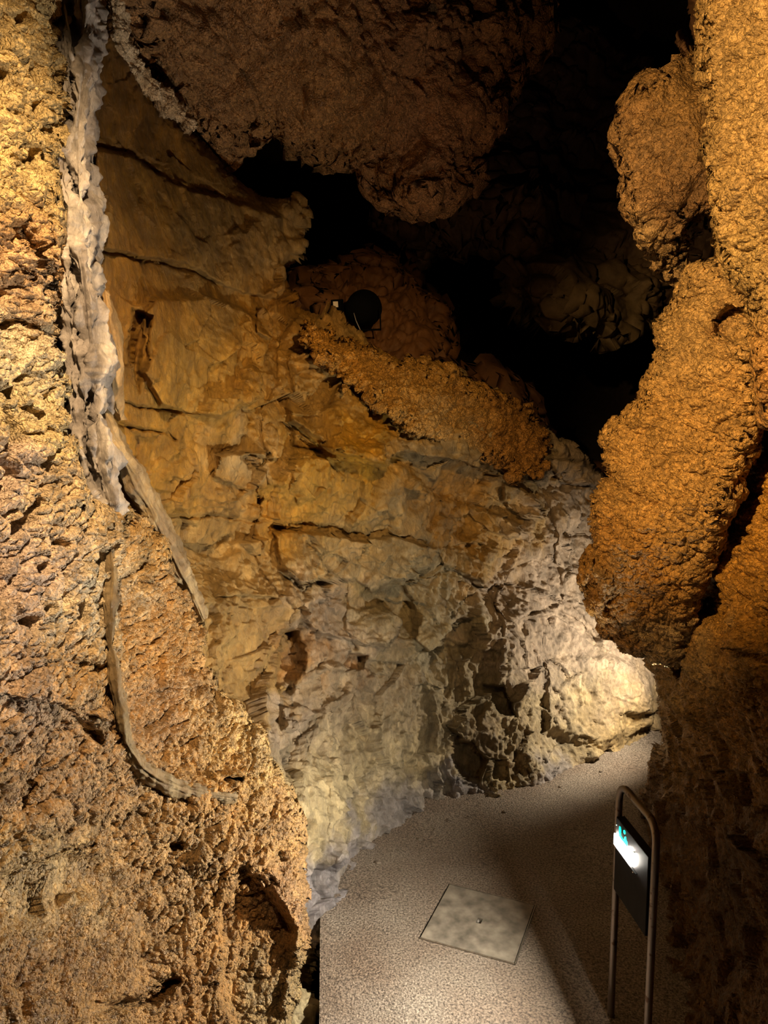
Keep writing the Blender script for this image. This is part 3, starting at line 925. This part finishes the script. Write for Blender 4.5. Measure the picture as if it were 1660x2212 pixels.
def r_tex(P, px, py):
    k = 1 - smooth(py + 0.6 * (1500 - px), 1480, 1640)
    return popcorn(P, 0.95, 41, 1.2) * (0.2 + 0.8 * k) + (chips(P, 7, 0.04, 0.06, 42) + 0.5 * chips(P, 22, 0.02, 0.03, 43)) * (1 - 0.7 * k) + 0.05 * fbm(P, 3, 3, 44)


o = rock_face('wall_right', R_OUT, [(1400, 1420, 4.0), (1430, 1600, 4.7), (1400, 1690, 5.0), (1375, 1745, 4.95), (1480, 1440, 3.3), (1660, 1500, 2.5), (1600, 1100, 2.75), (1700, 950, 2.5), (1900, 1500, 1.9),
                                  (1440, 1950, 4.05), (1480, 2212, 3.3), (1600, 2100, 2.85), (1560, 1800, 3.2), (1900, 2300, 1.6), (1660, 2212, 2.4), (1500, 2400, 3.0), (1560, 1600, 3.1), (1900, 900, 2.0), (2350, 900, 1.35), (2350, 1500, 1.25), (2350, 2400, 1.1)],
              r_tex, lambda px, py, P: paint(px, py, [(1600, 1250, 130, OCHRE), (1500, 1450, 80, TAN), (1600, 1580, 120, (0.30, 0.17, 0.06)), (1460, 1600, 70, (0.38, 0.24, 0.11)), (1440, 1770, 70, (0.16, 0.09, 0.045)), (1600, 1850, 150, (0.13, 0.07, 0.03)), (1550, 2100, 200, (0.13, 0.07, 0.03))], OCHRE, P, 63),  # spots low on the wall darkened to deepen the shade there
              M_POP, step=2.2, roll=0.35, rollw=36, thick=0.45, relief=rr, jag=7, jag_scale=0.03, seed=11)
tag(o, kind='structure')

G_OUT = [(1490, 600), (1505, 582), (1560, 575), (1600, 590), (1625, 620), (1628, 700), (1638, 780), (1640, 900), (1622, 960), (1588, 1040), (1560, 1120), (1540, 1200), (1516, 1280), (1490, 1390), (1470, 1440),
         (1430, 1425), (1395, 1412), (1345, 1402), (1300, 1340), (1275, 1290), (1266, 1245), (1282, 1200), (1276, 1130), (1282, 1070), (1318, 1020), (1305, 990), (1308, 930),
         (1350, 900), (1385, 880), (1410, 820), (1435, 755), (1416, 720), (1440, 690), (1465, 645)]
rg = Relief()
rg.plate([(1545, 695), (1580, 665), (1615, 660), (1622, 740), (1590, 745), (1555, 730)], -0.09, 9)
rg.step([(1530, 735), (1560, 732), (1630, 760)], 0.05, 60, False)
rg.rib([(1278, 1240), (1300, 1228), (1320, 1250), (1300, 1300), (1330, 1360)], 16, 0.05)
rg.plate([(1300, 1020), (1335, 1000), (1330, 1080), (1300, 1070)], -0.07, 12)
rg.crack([(1330, 1040), (1360, 1060), (1420, 1090)], 6, 0.02)
o = rock_face('popcorn_flake', G_OUT, [(1280, 1200, 2.95), (1640, 1000, 2.3), (1320, 950, 2.9), (1430, 700, 2.75), (1630, 650, 2.3), (1400, 1410, 3.15), (1480, 1430, 3.05), (1540, 1100, 2.45), (1400, 1150, 2.65), (1500, 800, 2.45), (1500, 560, 2.5)],
              lambda P, px, py: popcorn(P, 0.78, 51, 1.0), lambda px, py, P: paint(px, py, [(1450, 1000, 200, (0.55, 0.32, 0.10)), (1340, 1250, 90, (0.55, 0.28, 0.07)), (1500, 700, 120, (0.56, 0.36, 0.14)), (1580, 700, 30, RUST), (1300, 1240, 25, TAN), (1430, 1400, 50, TAN)], OCHRE, P, 64, 0.78, 1.06),
              M_POP, step=1.7, roll=0.22, rollw=30, thick=0.35, relief=rg, jag=9, jag_scale=0.035, seed=12, narrow=0.6)
tag(o, 'large golden popcorn crusted flake jutting from the right wall above the path', 'rock flake')

o = rock_face('popcorn_column', [(1545, -200), (1535, 60), (1520, 120), (1535, 200), (1530, 300), (1545, 380), (1555, 450), (1560, 540), (1590, 590), (1625, 620), (1640, 700), (1648, 800), (1672, 900),
                               (2350, 940), (2350, -200)],
              [(1545, 0, 2.35), (1660, 0, 2.05), (1900, 0, 1.6), (1540, 350, 2.3), (1660, 400, 2.0), (1640, 700, 2.2), (1900, 700, 1.5), (1900, 940, 1.5), (1700, 900, 2.1), (2350, 0, 1.2), (2350, 900, 1.15)],
              lambda P, px, py: popcorn(P, 0.80, 55, 1.1), lambda px, py, P: paint(px, py, [(1600, 200, 200, (0.56, 0.37, 0.15)), (1600, 550, 100, (0.56, 0.38, 0.15))], OCHRE, P, 65, 0.78, 1.06),
              M_POP, step=1.8, roll=0.25, rollw=26, thick=0.8, jag=9, jag_scale=0.04, seed=13)
tag(o, 'tall golden popcorn covered rock column at the upper right edge', 'rock column')

o = rock_face('rock_flake', [(1400, 175), (1420, 185), (1440, 160), (1470, 125), (1530, 110), (1620, 110), (1620, 600), (1590, 560), (1570, 455), (1520, 452), (1482, 470), (1474, 540), (1462, 590), (1440, 580), (1400, 548), (1380, 530),
                           (1375, 470), (1360, 450), (1362, 380), (1350, 350), (1342, 300), (1352, 265), (1372, 220)],
              [(1400, 200, 2.75), (1350, 300, 2.85), (1380, 500, 2.85), (1480, 300, 2.62), (1540, 450, 2.65), (1600, 300, 2.6), (1600, 550, 2.7), (1470, 570, 2.9), (1540, 130, 2.75)],
              lambda P, px, py: popcorn(P * np.array([1, 1, 0.6]), 1.0, 57, 1.3) * (0.30 + 0.70 * smooth(-sdf(px, py, [(1440, 150), (1560, 100), (1560, 330), (1500, 400), (1430, 330)]), -25, 20)) + 0.05 * fbm(P, 4, 3, 58),
              lambda px, py, P: paint(px, py, [(1380, 350, 70, (0.30, 0.19, 0.095)), (1490, 220, 80, (0.26, 0.16, 0.07)), (1480, 420, 80, (0.20, 0.12, 0.06)), (1400, 500, 50, (0.36, 0.25, 0.13))], BROWN, P, 66),
              M_POP, step=1.9, roll=0.16, rollw=20, thick=0.35, jag=13, jag_scale=0.055, seed=14, narrow=0.6)
tag(o, 'brown rock flake with wrinkled lobed edge hanging left of the golden column', 'rock flake')
o = rock_face('rock_bulge', [(1490, -160), (1485, 10), (1492, 60), (1500, 110), (1470, 80), (1460, 60), (1458, 90), (1475, 125), (1530, 150), (1620, 140), (1620, -160)],
              [(1490, 0, 3.2), (1600, 0, 3.0), (1480, 100, 3.4), (1600, 120, 3.1)],
              lambda P, px, py: 0.05 * fbm(P, 4, 4, 59), lambda px, py, P: paint(px, py, [(1540, 40, 100, (0.34, 0.2, 0.12))], BROWN, P, 67),
              M_DARK, step=3, roll=0.25, rollw=40, thick=0.5, jag=4, seed=15)
tag(o, 'smooth dim brown bulge at the top edge behind the golden column', 'rock bulge')


# ------------------------------------------------------------------ rest of the chamber: an uneven rock vault all round
def vault():
    nu, nv = 150, 90
    V = []
    u = np.linspace(0, 2 * np.pi, nu, endpoint=False)
    v = np.linspace(-np.pi / 2, np.pi / 2, nv)
    U, Wv = np.meshgrid(u, v)
    d = np.stack([np.cos(Wv) * np.cos(U), np.cos(Wv) * np.sin(U), np.sin(Wv)], -1).reshape(-1, 3)
    P = d * np.array([7.5, 10.5, 6.0]) + np.array([0, 3.2, 3.2])
    P = P + d * (0.9 * fbm(P, 0.35, 4, 301) + chips(P, 1.1, 0.3, 0.3, 302))[:, None]
    P[:, 2] = np.maximum(P[:, 2], -1.4 + 0.1 * fbm(P, 1.0, 2, 303))
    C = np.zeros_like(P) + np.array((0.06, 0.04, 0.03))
    j, i = np.meshgrid(np.arange(nv - 1), np.arange(nu), indexing='ij')
    a = (j * nu + i).ravel()
    b = (j * nu + (i + 1) % nu).ravel()
    return mesh_from('wall_far', P, np.stack([a, b, b + nu, a + nu], -1), C, M_DARK)


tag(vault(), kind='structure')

# ------------------------------------------------------------------ floor slab with the hatch opening
cc = floor_at(np.array([972, 1160, 1108, 905.]), np.array([1908, 1952, 2088, 2030.]))
cen = cc.mean(0)
e = (cc[1] - cc[0]) + (cc[2] - cc[3])
ang = math.atan2(e[1], e[0])
HS = 0.232                                   # half side of the hatch
ux, uy = np.array([math.cos(ang), math.sin(ang)]), np.array([-math.sin(ang), math.cos(ang)])


def m_floor():
    m = bpy.data.materials.new('worn_concrete')
    m.use_nodes = True
    N = m.node_tree.nodes
    Lk = m.node_tree.links
    b = N['Principled BSDF']
    b.inputs['Roughness'].default_value = 0.62
    b.inputs['Specular IOR Level'].default_value = 0.4
    tc = N.new('ShaderNodeTexCoord')
    n1 = N.new('ShaderNodeTexNoise'); n1.inputs['Scale'].default_value = 95; n1.inputs['Detail'].default_value = 5; n1.inputs['Roughness'].default_value = 0.7
    n2 = N.new('ShaderNodeTexNoise'); n2.inputs['Scale'].default_value = 2.6; n2.inputs['Detail'].default_value = 6
    v = N.new('ShaderNodeTexVoronoi'); v.inputs['Scale'].default_value = 120
    for n in (n1, n2, v):
        Lk.new(tc.outputs['Object'], n.inputs['Vector'])
    cr = N.new('ShaderNodeValToRGB')
    cr.color_ramp.elements[0].position = 0.37; cr.color_ramp.elements[0].color = (0.07, 0.055, 0.042, 1)
    cr.color_ramp.elements[1].position = 0.63; cr.color_ramp.elements[1].color = (0.46, 0.39, 0.31, 1)
    Lk.new(n1.outputs['Fac'], cr.inputs[0])
    c2 = N.new('ShaderNodeValToRGB')
    c2.color_ramp.elements[0].position = 0.3; c2.color_ramp.elements[0].color = (0.72, 0.62, 0.55, 1)
    c2.color_ramp.elements[1].position = 0.7; c2.color_ramp.elements[1].color = (1.0, 0.98, 0.95, 1)
    Lk.new(n2.outputs['Fac'], c2.inputs[0])
    mx = N.new('ShaderNodeMix'); mx.data_type = 'RGBA'; mx.blend_type = 'MULTIPLY'; mx.inputs[0].default_value = 1
    Lk.new(cr.outputs[0], mx.inputs[6]); Lk.new(c2.outputs[0], mx.inputs[7])
    Lk.new(mx.outputs[2], b.inputs['Base Color'])
    ad = N.new('ShaderNodeMath'); ad.operation = 'SUBTRACT'
    Lk.new(n1.outputs['Fac'], ad.inputs[0]); Lk.new(v.outputs['Distance'], ad.inputs[1])
    bp = N.new('ShaderNodeBump'); bp.inputs['Strength'].default_value = 0.7; bp.inputs['Distance'].default_value = 0.006
    Lk.new(ad.outputs[0], bp.inputs['Height'])
    Lk.new(bp.outputs[0], b.inputs['Normal'])
    return m


def build_floor():
    gap = HS + 0.006
    def axis(lo, hi):
        a = list(np.arange(lo, -gap - 0.02, 0.04)) + [-gap, gap]
        b = list(np.arange(gap + 0.04, hi, 0.04))
        mid = list(np.linspace(-gap, gap, 13))[1:-1]
        return np.array(sorted(a + mid + b))
    A = axis(-4.5, 4.5)
    Bx = axis(-4.0, 5.5)
    bm = bmesh.new()
    vs_ = []
    for yv in Bx:
        row = []
        for xv in A:
            p = cen[:2] + ux * xv + uy * yv
            row.append(bm.verts.new((p[0], p[1], 0)))
        vs_.append(row)
    for j in range(len(Bx) - 1):
        for i in range(len(A) - 1):
            mx_, my_ = (A[i] + A[i + 1]) / 2, (Bx[j] + Bx[j + 1]) / 2
            if abs(mx_) < gap and abs(my_) < gap:
                continue
            bm.faces.new((vs_[j][i], vs_[j][i + 1], vs_[j + 1][i + 1], vs_[j + 1][i]))
    # kerb line beside the trench on the left
    p0 = floor_at(np.array(690.), np.array(2212.))
    p1 = floor_at(np.array(692.), np.array(1985.))
    d = (p1 - p0); d /= np.linalg.norm(d)
    nrm = Vector((-d[1], d[0], 0))
    geom = bm.verts[:] + bm.edges[:] + bm.faces[:]
    bmesh.ops.bisect_plane(bm, geom=geom, plane_co=Vector(p0), plane_no=nrm, clear_outer=True)
    geom = bm.verts[:] + bm.edges[:] + bm.faces[:]
    bmesh.ops.bisect_plane(bm, geom=geom, plane_co=Vector((0, -0.6, 0)), plane_no=Vector((0, -1, 0)), clear_outer=True)
    loose = [v for v in bm.verts if not v.link_faces]
    bmesh.ops.delete(bm, geom=loose, context='VERTS')
    P = np.array([v.co[:] for v in bm.verts])
    h = 0.012 * fbm(P, 1.5, 3, 7)
    loc = P[:, :2] - cen[:2]
    near = np.maximum(np.abs(loc @ ux), np.abs(loc @ uy))
    h *= smooth(near, HS + 0.02, HS + 0.5)
    for v, hh in zip(bm.verts, h):
        v.co.z = float(hh)
    be = [e_ for e_ in bm.edges if e_.is_boundary]
    r = bmesh.ops.extrude_edge_only(bm, edges=be)
    for v in [g for g in r['geom'] if isinstance(g, bmesh.types.BMVert)]:
        v.co.z -= 0.35
    bmesh.ops.recalc_face_normals(bm, faces=bm.faces[:])
    me = bpy.data.meshes.new('floor')
    bm.to_mesh(me); bm.free()
    me.materials.append(m_floor())
    o = bpy.data.objects.new('floor', me)
    COL.objects.link(o)
    return tag(o, kind='structure')


build_floor()


# ------------------------------------------------------------------ helpers for made objects
def bm_obj(name, bm, mat, parent=None, smooth_=False, bevel=0.0, seg=2):
    me = bpy.data.meshes.new(name)
    if bevel:
        bmesh.ops.bevel(bm, geom=[e_ for e_ in bm.edges if len(e_.link_faces) == 2 and e_.calc_face_angle(0) > 0.5], offset=bevel, segments=seg, profile=0.6, affect='EDGES')
    bmesh.ops.recalc_face_normals(bm, faces=bm.faces[:])
    bm.to_mesh(me); bm.free()
    for p in me.polygons:
        p.use_smooth = smooth_
    me.materials.append(mat)
    o = bpy.data.objects.new(name, me)
    COL.objects.link(o)
    if parent:
        o.parent = parent
    return o


def bx(bm, c, s, mat4=None):
    r = bmesh.ops.create_cube(bm, size=1.0)
    for v in r['verts']:
        v.co = Vector((c[0] + v.co.x * s[0], c[1] + v.co.y * s[1], c[2] + v.co.z * s[2]))
        if mat4:
            v.co = mat4 @ v.co
    return r['verts']


def tube(bm, pts, r, seg=16, caps=True):
    pts = [Vector(p) for p in pts]
    rings = []
    up = None
    for i, p in enumerate(pts):
        t = (pts[min(i + 1, len(pts) - 1)] - pts[max(i - 1, 0)]).normalized()
        if up is None:
            up = t.orthogonal().normalized()
        up = (up - t * up.dot(t)).normalized()
        s = t.cross(up)
        rings.append([bm.verts.new(p + r * (math.cos(2 * math.pi * k / seg) * up + math.sin(2 * math.pi * k / seg) * s)) for k in range(seg)])
    for a, b in zip(rings[:-1], rings[1:]):
        for k in range(seg):
            bm.faces.new((a[k], a[(k + 1) % seg], b[(k + 1) % seg], b[k]))
    if caps:
        bm.faces.new(rings[0]); bm.faces.new(rings[-1][::-1])


def empty(name, loc, rz=0.0):
    o = bpy.data.objects.new(name, None)
    o.empty_display_size = 0.1
    COL.objects.link(o)
    o.location = loc
    o.rotation_euler = (0, 0, rz)
    return o


# ------------------------------------------------------------------ hatch cover set into the floor
hatch = empty('hatch_cover', (cen[0], cen[1], 0), ang)
tag(hatch, 'square worn concrete hatch cover set flush into the path', 'hatch cover')
M_HATCH = plain('hatch_concrete', (0.22, 0.185, 0.14), 0.42, noise=0.55, scale=13, bump=0.25)
M_STEEL = plain('hatch_rim_steel', (0.30, 0.25, 0.19), 0.4, 0.6, noise=0.3, scale=60)
M_BLACK = plain('pit_dark', (0.012, 0.01, 0.009), 0.9)
bm = bmesh.new()
g = HS - 0.003
hole = (0.026, 0.040)      # finger slot in the middle
xs = [-g, -hole[0] / 2, hole[0] / 2, g]
ys = [-g, -hole[1] / 2, hole[1] / 2, g]
for i in range(3):
    for j in range(3):
        if i == 1 and j == 1:
            continue
        bx(bm, ((xs[i] + xs[i + 1]) / 2, (ys[j] + ys[j + 1]) / 2, -0.018), (xs[i + 1] - xs[i], ys[j + 1] - ys[j], 0.044))
bmesh.ops.remove_doubles(bm, verts=bm.verts[:], dist=1e-5)
seen = {}
for f_ in list(bm.faces):
    k = tuple(round(c, 5) for c in f_.calc_center_median())
    seen.setdefault(k, []).append(f_)
bmesh.ops.delete(bm, geom=[f_ for v in seen.values() if len(v) > 1 for f_ in v], context='FACES')
bmesh.ops.dissolve_limit(bm, angle_limit=0.01, verts=bm.verts[:], edges=bm.edges[:])
bm_obj('cover_slab', bm, M_HATCH, hatch, bevel=0.002, seg=2)
bm = bmesh.new()
for sx, sy, lx, ly in ((0, 1, 2 * HS, 0.0035), (0, -1, 2 * HS, 0.0035), (1, 0, 0.0035, 2 * HS)):
    bx(bm, (sx * (HS + 0.003), sy * (HS + 0.003), -0.012), (lx, ly, 0.034))
bm_obj('rim', bm, M_STEEL, hatch)
bm = bmesh.new()
bx(bm, (0, 0, -0.036), (0.025, 0.039, 0.004))
bm_obj('lifting_pocket', bm, M_BLACK, hatch)
bm = bmesh.new()
r = bmesh.ops.create_icosphere(bm, subdivisions=2, radius=0.008, matrix=Matrix.Translation((-0.006, 0.004, -0.003)) @ Matrix.Diagonal((0.7, 1.3, 0.8, 1)))
bm_obj('lifting_stud', bm, plain('stud_metal', (0.7, 0.66, 0.6), 0.3, 0.7), hatch, True)

# ------------------------------------------------------------------ sign stand
HB = 1.03                                     # height of the handle
far_b = floor_at(np.array(1340.), np.array(1690.), HB)
near_b = floor_at(np.array(1420.), np.array(1782.), HB)
dv = near_b - far_b
WID = float(np.linalg.norm(dv[:2]))
rz = math.atan2(dv[1], dv[0])                 # local +x runs from the far post to the near post
stand = empty('sign_stand', (far_b[0], far_b[1], 0), rz)
tag(stand, 'bent steel tube stand carrying a dark box with a lit exit sign on the path', 'sign stand')
M_TUBE = plain('brushed_tube', (0.24, 0.20, 0.18), 0.36, 0.85, spots=(0.10, 0.06, 0.04), scale=26)
M_BOX = plain('sign_box_grey', (0.014, 0.012, 0.012), 0.6, 0.0, noise=0.2, scale=30)
R = 0.0145
cr_ = 0.07
pts = [(0, 0, -0.25)] + [(0, 0, z) for z in np.linspace(0.0, HB - cr_, 12)]
pts += [(cr_ - cr_ * math.cos(a), 0, HB - cr_ + cr_ * math.sin(a)) for a in np.linspace(0.15, math.pi / 2, 9)]
pts += [(x, 0, HB) for x in np.linspace(cr_ + 0.03, WID - cr_ - 0.03, 5)]
pts += [(WID - cr_ + cr_ * math.sin(a), 0, HB - cr_ + cr_ * math.cos(a)) for a in np.linspace(0, math.pi / 2 - 0.15, 9)]
pts += [(WID, 0, z) for z in np.linspace(HB - cr_, 0.0, 12)] + [(WID, 0, -0.25)]
bm = bmesh.new()
tube(bm, pts, R, 20)
bm_obj('frame', bm, M_TUBE, stand, True)
# dark box between the posts; the side of the box that faces the left wall carries the sign
ZT, ZB = HB - 0.135, HB - 0.45
M_BOX.node_tree.nodes['Principled BSDF'].inputs['Specular IOR Level'].default_value = 0.06
bm = bmesh.new()
X0, X1 = R + 0.004, WID - R - 0.004
bx(bm, ((X0 + X1) / 2, 0, (ZT + ZB) / 2), (X1 - X0, 0.036, ZT - ZB))
box = bm_obj('sign_box', bm, M_BOX, stand, bevel=0.003)
yf = -0.0185                                  # face of the box turned to the viewer's left side
test = Matrix.Rotation(rz, 4, 'Z') @ Vector((0, -1, 0))
if test.x > 0:
    yf = -yf
sg = 1 if yf > 0 else -1
M_LIT = plain('lit_panel', (1, 1, 1), 0.4, emit=(1.0, 0.93, 0.80), es=3700)
M_GREEN = plain('green_lit_symbol', (0, 0.5, 0.35), 0.4, emit=(0.0, 1.0, 0.62), es=2.6)
SX0, SX1 = X0 + 0.008, X0 + (X1 - X0) * 0.56
SZ1 = ZT - 0.062
bm = bmesh.new()
bx(bm, ((SX0 + SX1) / 2, yf + sg * 0.001, SZ1 - 0.03), (SX1 - SX0, 0.003, 0.046))
lit = bm_obj('lit_panel', bm, M_LIT, box)
bm = bmesh.new()
bx(bm, ((SX0 - 0.004 + SX1 + 0.05) / 2, yf + sg * 0.005, SZ1 - 0.0545), (SX1 - SX0 + 0.054, 0.010, 0.002))
bx(bm, (SX0 - 0.003, yf + sg * 0.005, SZ1 - 0.03), (0.002, 0.010, 0.050))
M_SHIELD = plain('shield_matt_black', (0.0015, 0.0015, 0.0015), 1.0)
M_SHIELD.node_tree.nodes['Principled BSDF'].inputs['Specular IOR Level'].default_value = 0.0
bm_obj('added_light_shield', bm, M_SHIELD, box)  # lips added to keep panel light off the floor by the stand
# running figure and arrow above the lit strip
bm = bmesh.new()


def poly(bm, pts2, z0, sc=1.0, x0=0.0, th=0.002):
    vsf = [bm.verts.new((x0 + p[0] * sc, yf + sg * th, z0 + p[1] * sc)) for p in pts2]
    vsb = [bm.verts.new((x0 + p[0] * sc, yf, z0 + p[1] * sc)) for p in pts2]
    bm.faces.new(vsf)
    n = len(vsf)
    for k in range(n):
        bm.faces.new((vsf[k], vsf[(k + 1) % n], vsb[(k + 1) % n], vsb[k]))


z0 = SZ1 - 0.004
L_ = SX1 - SX0
poly(bm, [(0.0, 0.0), (0.012, 0.0), (0.012, 0.03), (0.008, 0.036), (0.002, 0.036), (0.0, 0.03)], z0, 1.25, SX0 + 0.18 * L_)
poly(bm, [(0, 0), (0.03, 0.0), (0.05, 0.014), (0.044, 0.02), (0.022, 0.008), (0, 0.012)], z0, 1.25, SX0 + 0.26 * L_)
poly(bm, [(0, 0), (0.012, 0.0), (0.016, 0.02), (0.012, 0.028), (0.004, 0.022)], z0, 1.25, SX0 + 0.48 * L_)
poly(bm, [(0, 0), (0.014, 0.0), (0.008, 0.018), (0.0, 0.012)], z0, 1.25, SX0 + 0.6 * L_)
c8 = [(0.006 * math.cos(a), 0.006 * math.sin(a)) for a in np.linspace(0, 2 * math.pi, 12, endpoint=False)]
poly(bm, c8, z0 + 0.046, 1.3, SX0 + 0.48 * L_ + 0.002)
bm_obj('running_figure_symbol', bm, M_GREEN, box)
M_SCREW = plain('screw_steel', (0.8, 0.8, 0.8), 0.25, 1.0)
for sxx, szz in ((X0 + 0.01, ZT - 0.03), (X0 + 0.004, SZ1 - 0.05), (SX1 + 0.012, SZ1 + 0.012), (SX1 + 0.012, SZ1 - 0.07)):
    bm = bmesh.new()
    bmesh.ops.create_uvsphere(bm, u_segments=12, v_segments=8, radius=0.0035, matrix=Matrix.Translation((sxx, yf + sg * 0.001, szz)))
    bm_obj('screw', bm, M_SCREW, box, True)

# ------------------------------------------------------------------ floodlight on the dark slope
fl = at(np.array(778.), np.array(668.), np.array(5.25))
fo = empty('floodlight', tuple(fl))
vd = Vector(fl) - Vector((0, 0, CAM_H))
fo.rotation_euler = (vd.normalized() + Vector((0.25, 0, 0.05))).to_track_quat('Z', 'Y').to_euler()
tag(fo, 'black round floodlight seen from behind on the dark slope above the ledge', 'floodlight')
M_LAMP = plain('lamp_housing_black', (0.003, 0.003, 0.003), 1.0, 0.0)
M_LAMP.node_tree.nodes['Principled BSDF'].inputs['Specular IOR Level'].default_value = 0.05
bm = bmesh.new()
prof = [(0.0, -0.09), (0.05, -0.085), (0.085, -0.06), (0.10, -0.02), (0.108, 0.05), (0.125, 0.10), (0.128, 0.12), (0.118, 0.12), (0.10, 0.06), (0.0, 0.05)]
rings = []
SEG = 32
for r_, z_ in prof:
    rings.append([bm.verts.new((max(r_, 1e-4) * math.cos(2 * math.pi * k / SEG), max(r_, 1e-4) * math.sin(2 * math.pi * k / SEG), z_)) for k in range(SEG)])
for a, b in zip(rings[:-1], rings[1:]):
    for k in range(SEG):
        bm.faces.new((a[k], a[(k + 1) % SEG], b[(k + 1) % SEG], b[k]))
bm_obj('housing', bm, M_LAMP, fo, True)
bm = bmesh.new()
for k in range(9):
    a = -1.2 + k * 0.3
tube(bm, [(0.132 * math.cos(a), 0.0 + 0.02 * math.sin(2 * a), 0.03 - 0.0 + 0.132 * -abs(math.sin(a)) * 0.0 + 0.15 * -math.cos(a) * 0.0) for a in (0, 0.01)] if False else [(-0.135, 0, 0.02), (-0.135, -0.14, 0.02), (0.135, -0.14, 0.02), (0.135, 0, 0.02)], 0.008, 8)
bm_obj('bracket', bm, M_LAMP, fo, True)
bm = bmesh.new()
bx(bm, (0.15, 0.03, -0.03), (0.07, 0.08, 0.08))
bb = bm_obj('control_box', bm, M_LAMP, fo, bevel=0.006)
bm = bmesh.new()
bx(bm, (0.15, 0.04, -0.072), (0.034, 0.038, 0.003))
bm_obj('label_plate', bm, plain('label_white', (0.85, 0.75, 0.6), 0.5), bb)
bm = bmesh.new()
tube(bm, [(0.02, -0.02, -0.095), (0.0, -0.07, -0.12), (-0.03, -0.14, -0.12), (-0.05, -0.20, -0.08)], 0.003, 6)
bm_obj('cable', bm, plain('cable_grey', (0.3, 0.27, 0.25), 0.5), fo, True)

# ------------------------------------------------------------------ loose stones at the foot of the walls
random.seed(4)
M_STONE = plain('loose_stone', (0.20, 0.155, 0.11), 0.7, noise=0.4, scale=50, bump=0.4)
stones = []
for v_ in range(3):
    bm = bmesh.new()
    bmesh.ops.create_icosphere(bm, subdivisions=3, radius=0.5)
    P = np.array([v.co[:] for v in bm.verts])
    h = chips(P, 2.2, 0.2, 0.3, 400 + v_) + 0.1 * fbm(P, 3, 3, v_)
    for v, hh in zip(bm.verts, h):
        v.co *= 1 + float(hh)
        v.co.z *= 0.6
    o = bm_obj('loose_stone', bm, M_STONE, None, False)
    stones.append(o)
foot = [(775, 1893), (800, 1872), (818, 1862), (842, 1850), (862, 1834), (884, 1822), (905, 1812), (925, 1795), (942, 1790), (955, 1776), (972, 1768), (990, 1762),
        (1012, 1760), (1035, 1756), (1092, 1752), (1124, 1738), (1210, 1697), (1262, 1678), (1300, 1664), (1352, 1634), (868, 1876)][::2]
for k, (fx, fy) in enumerate(foot):
    if k < 3:
        o = stones[k]
    else:
        o = stones[k % 3].copy()
        COL.objects.link(o)
    p = floor_at(np.array(float(fx + random.uniform(-4, 4))), np.array(float(fy + 3)))
    s = random.uniform(0.012, 0.030)
    o.scale = (s, s * random.uniform(0.7, 1.2), s * random.uniform(0.6, 1))
    o.location = (p[0], p[1], s * 0.18)
    o.rotation_euler = (0, 0, random.uniform(0, 6.28))
    tag(o, 'small loose dark stone lying on the path along the foot of the back wall', 'stone', 'loose stones along the wall foot')
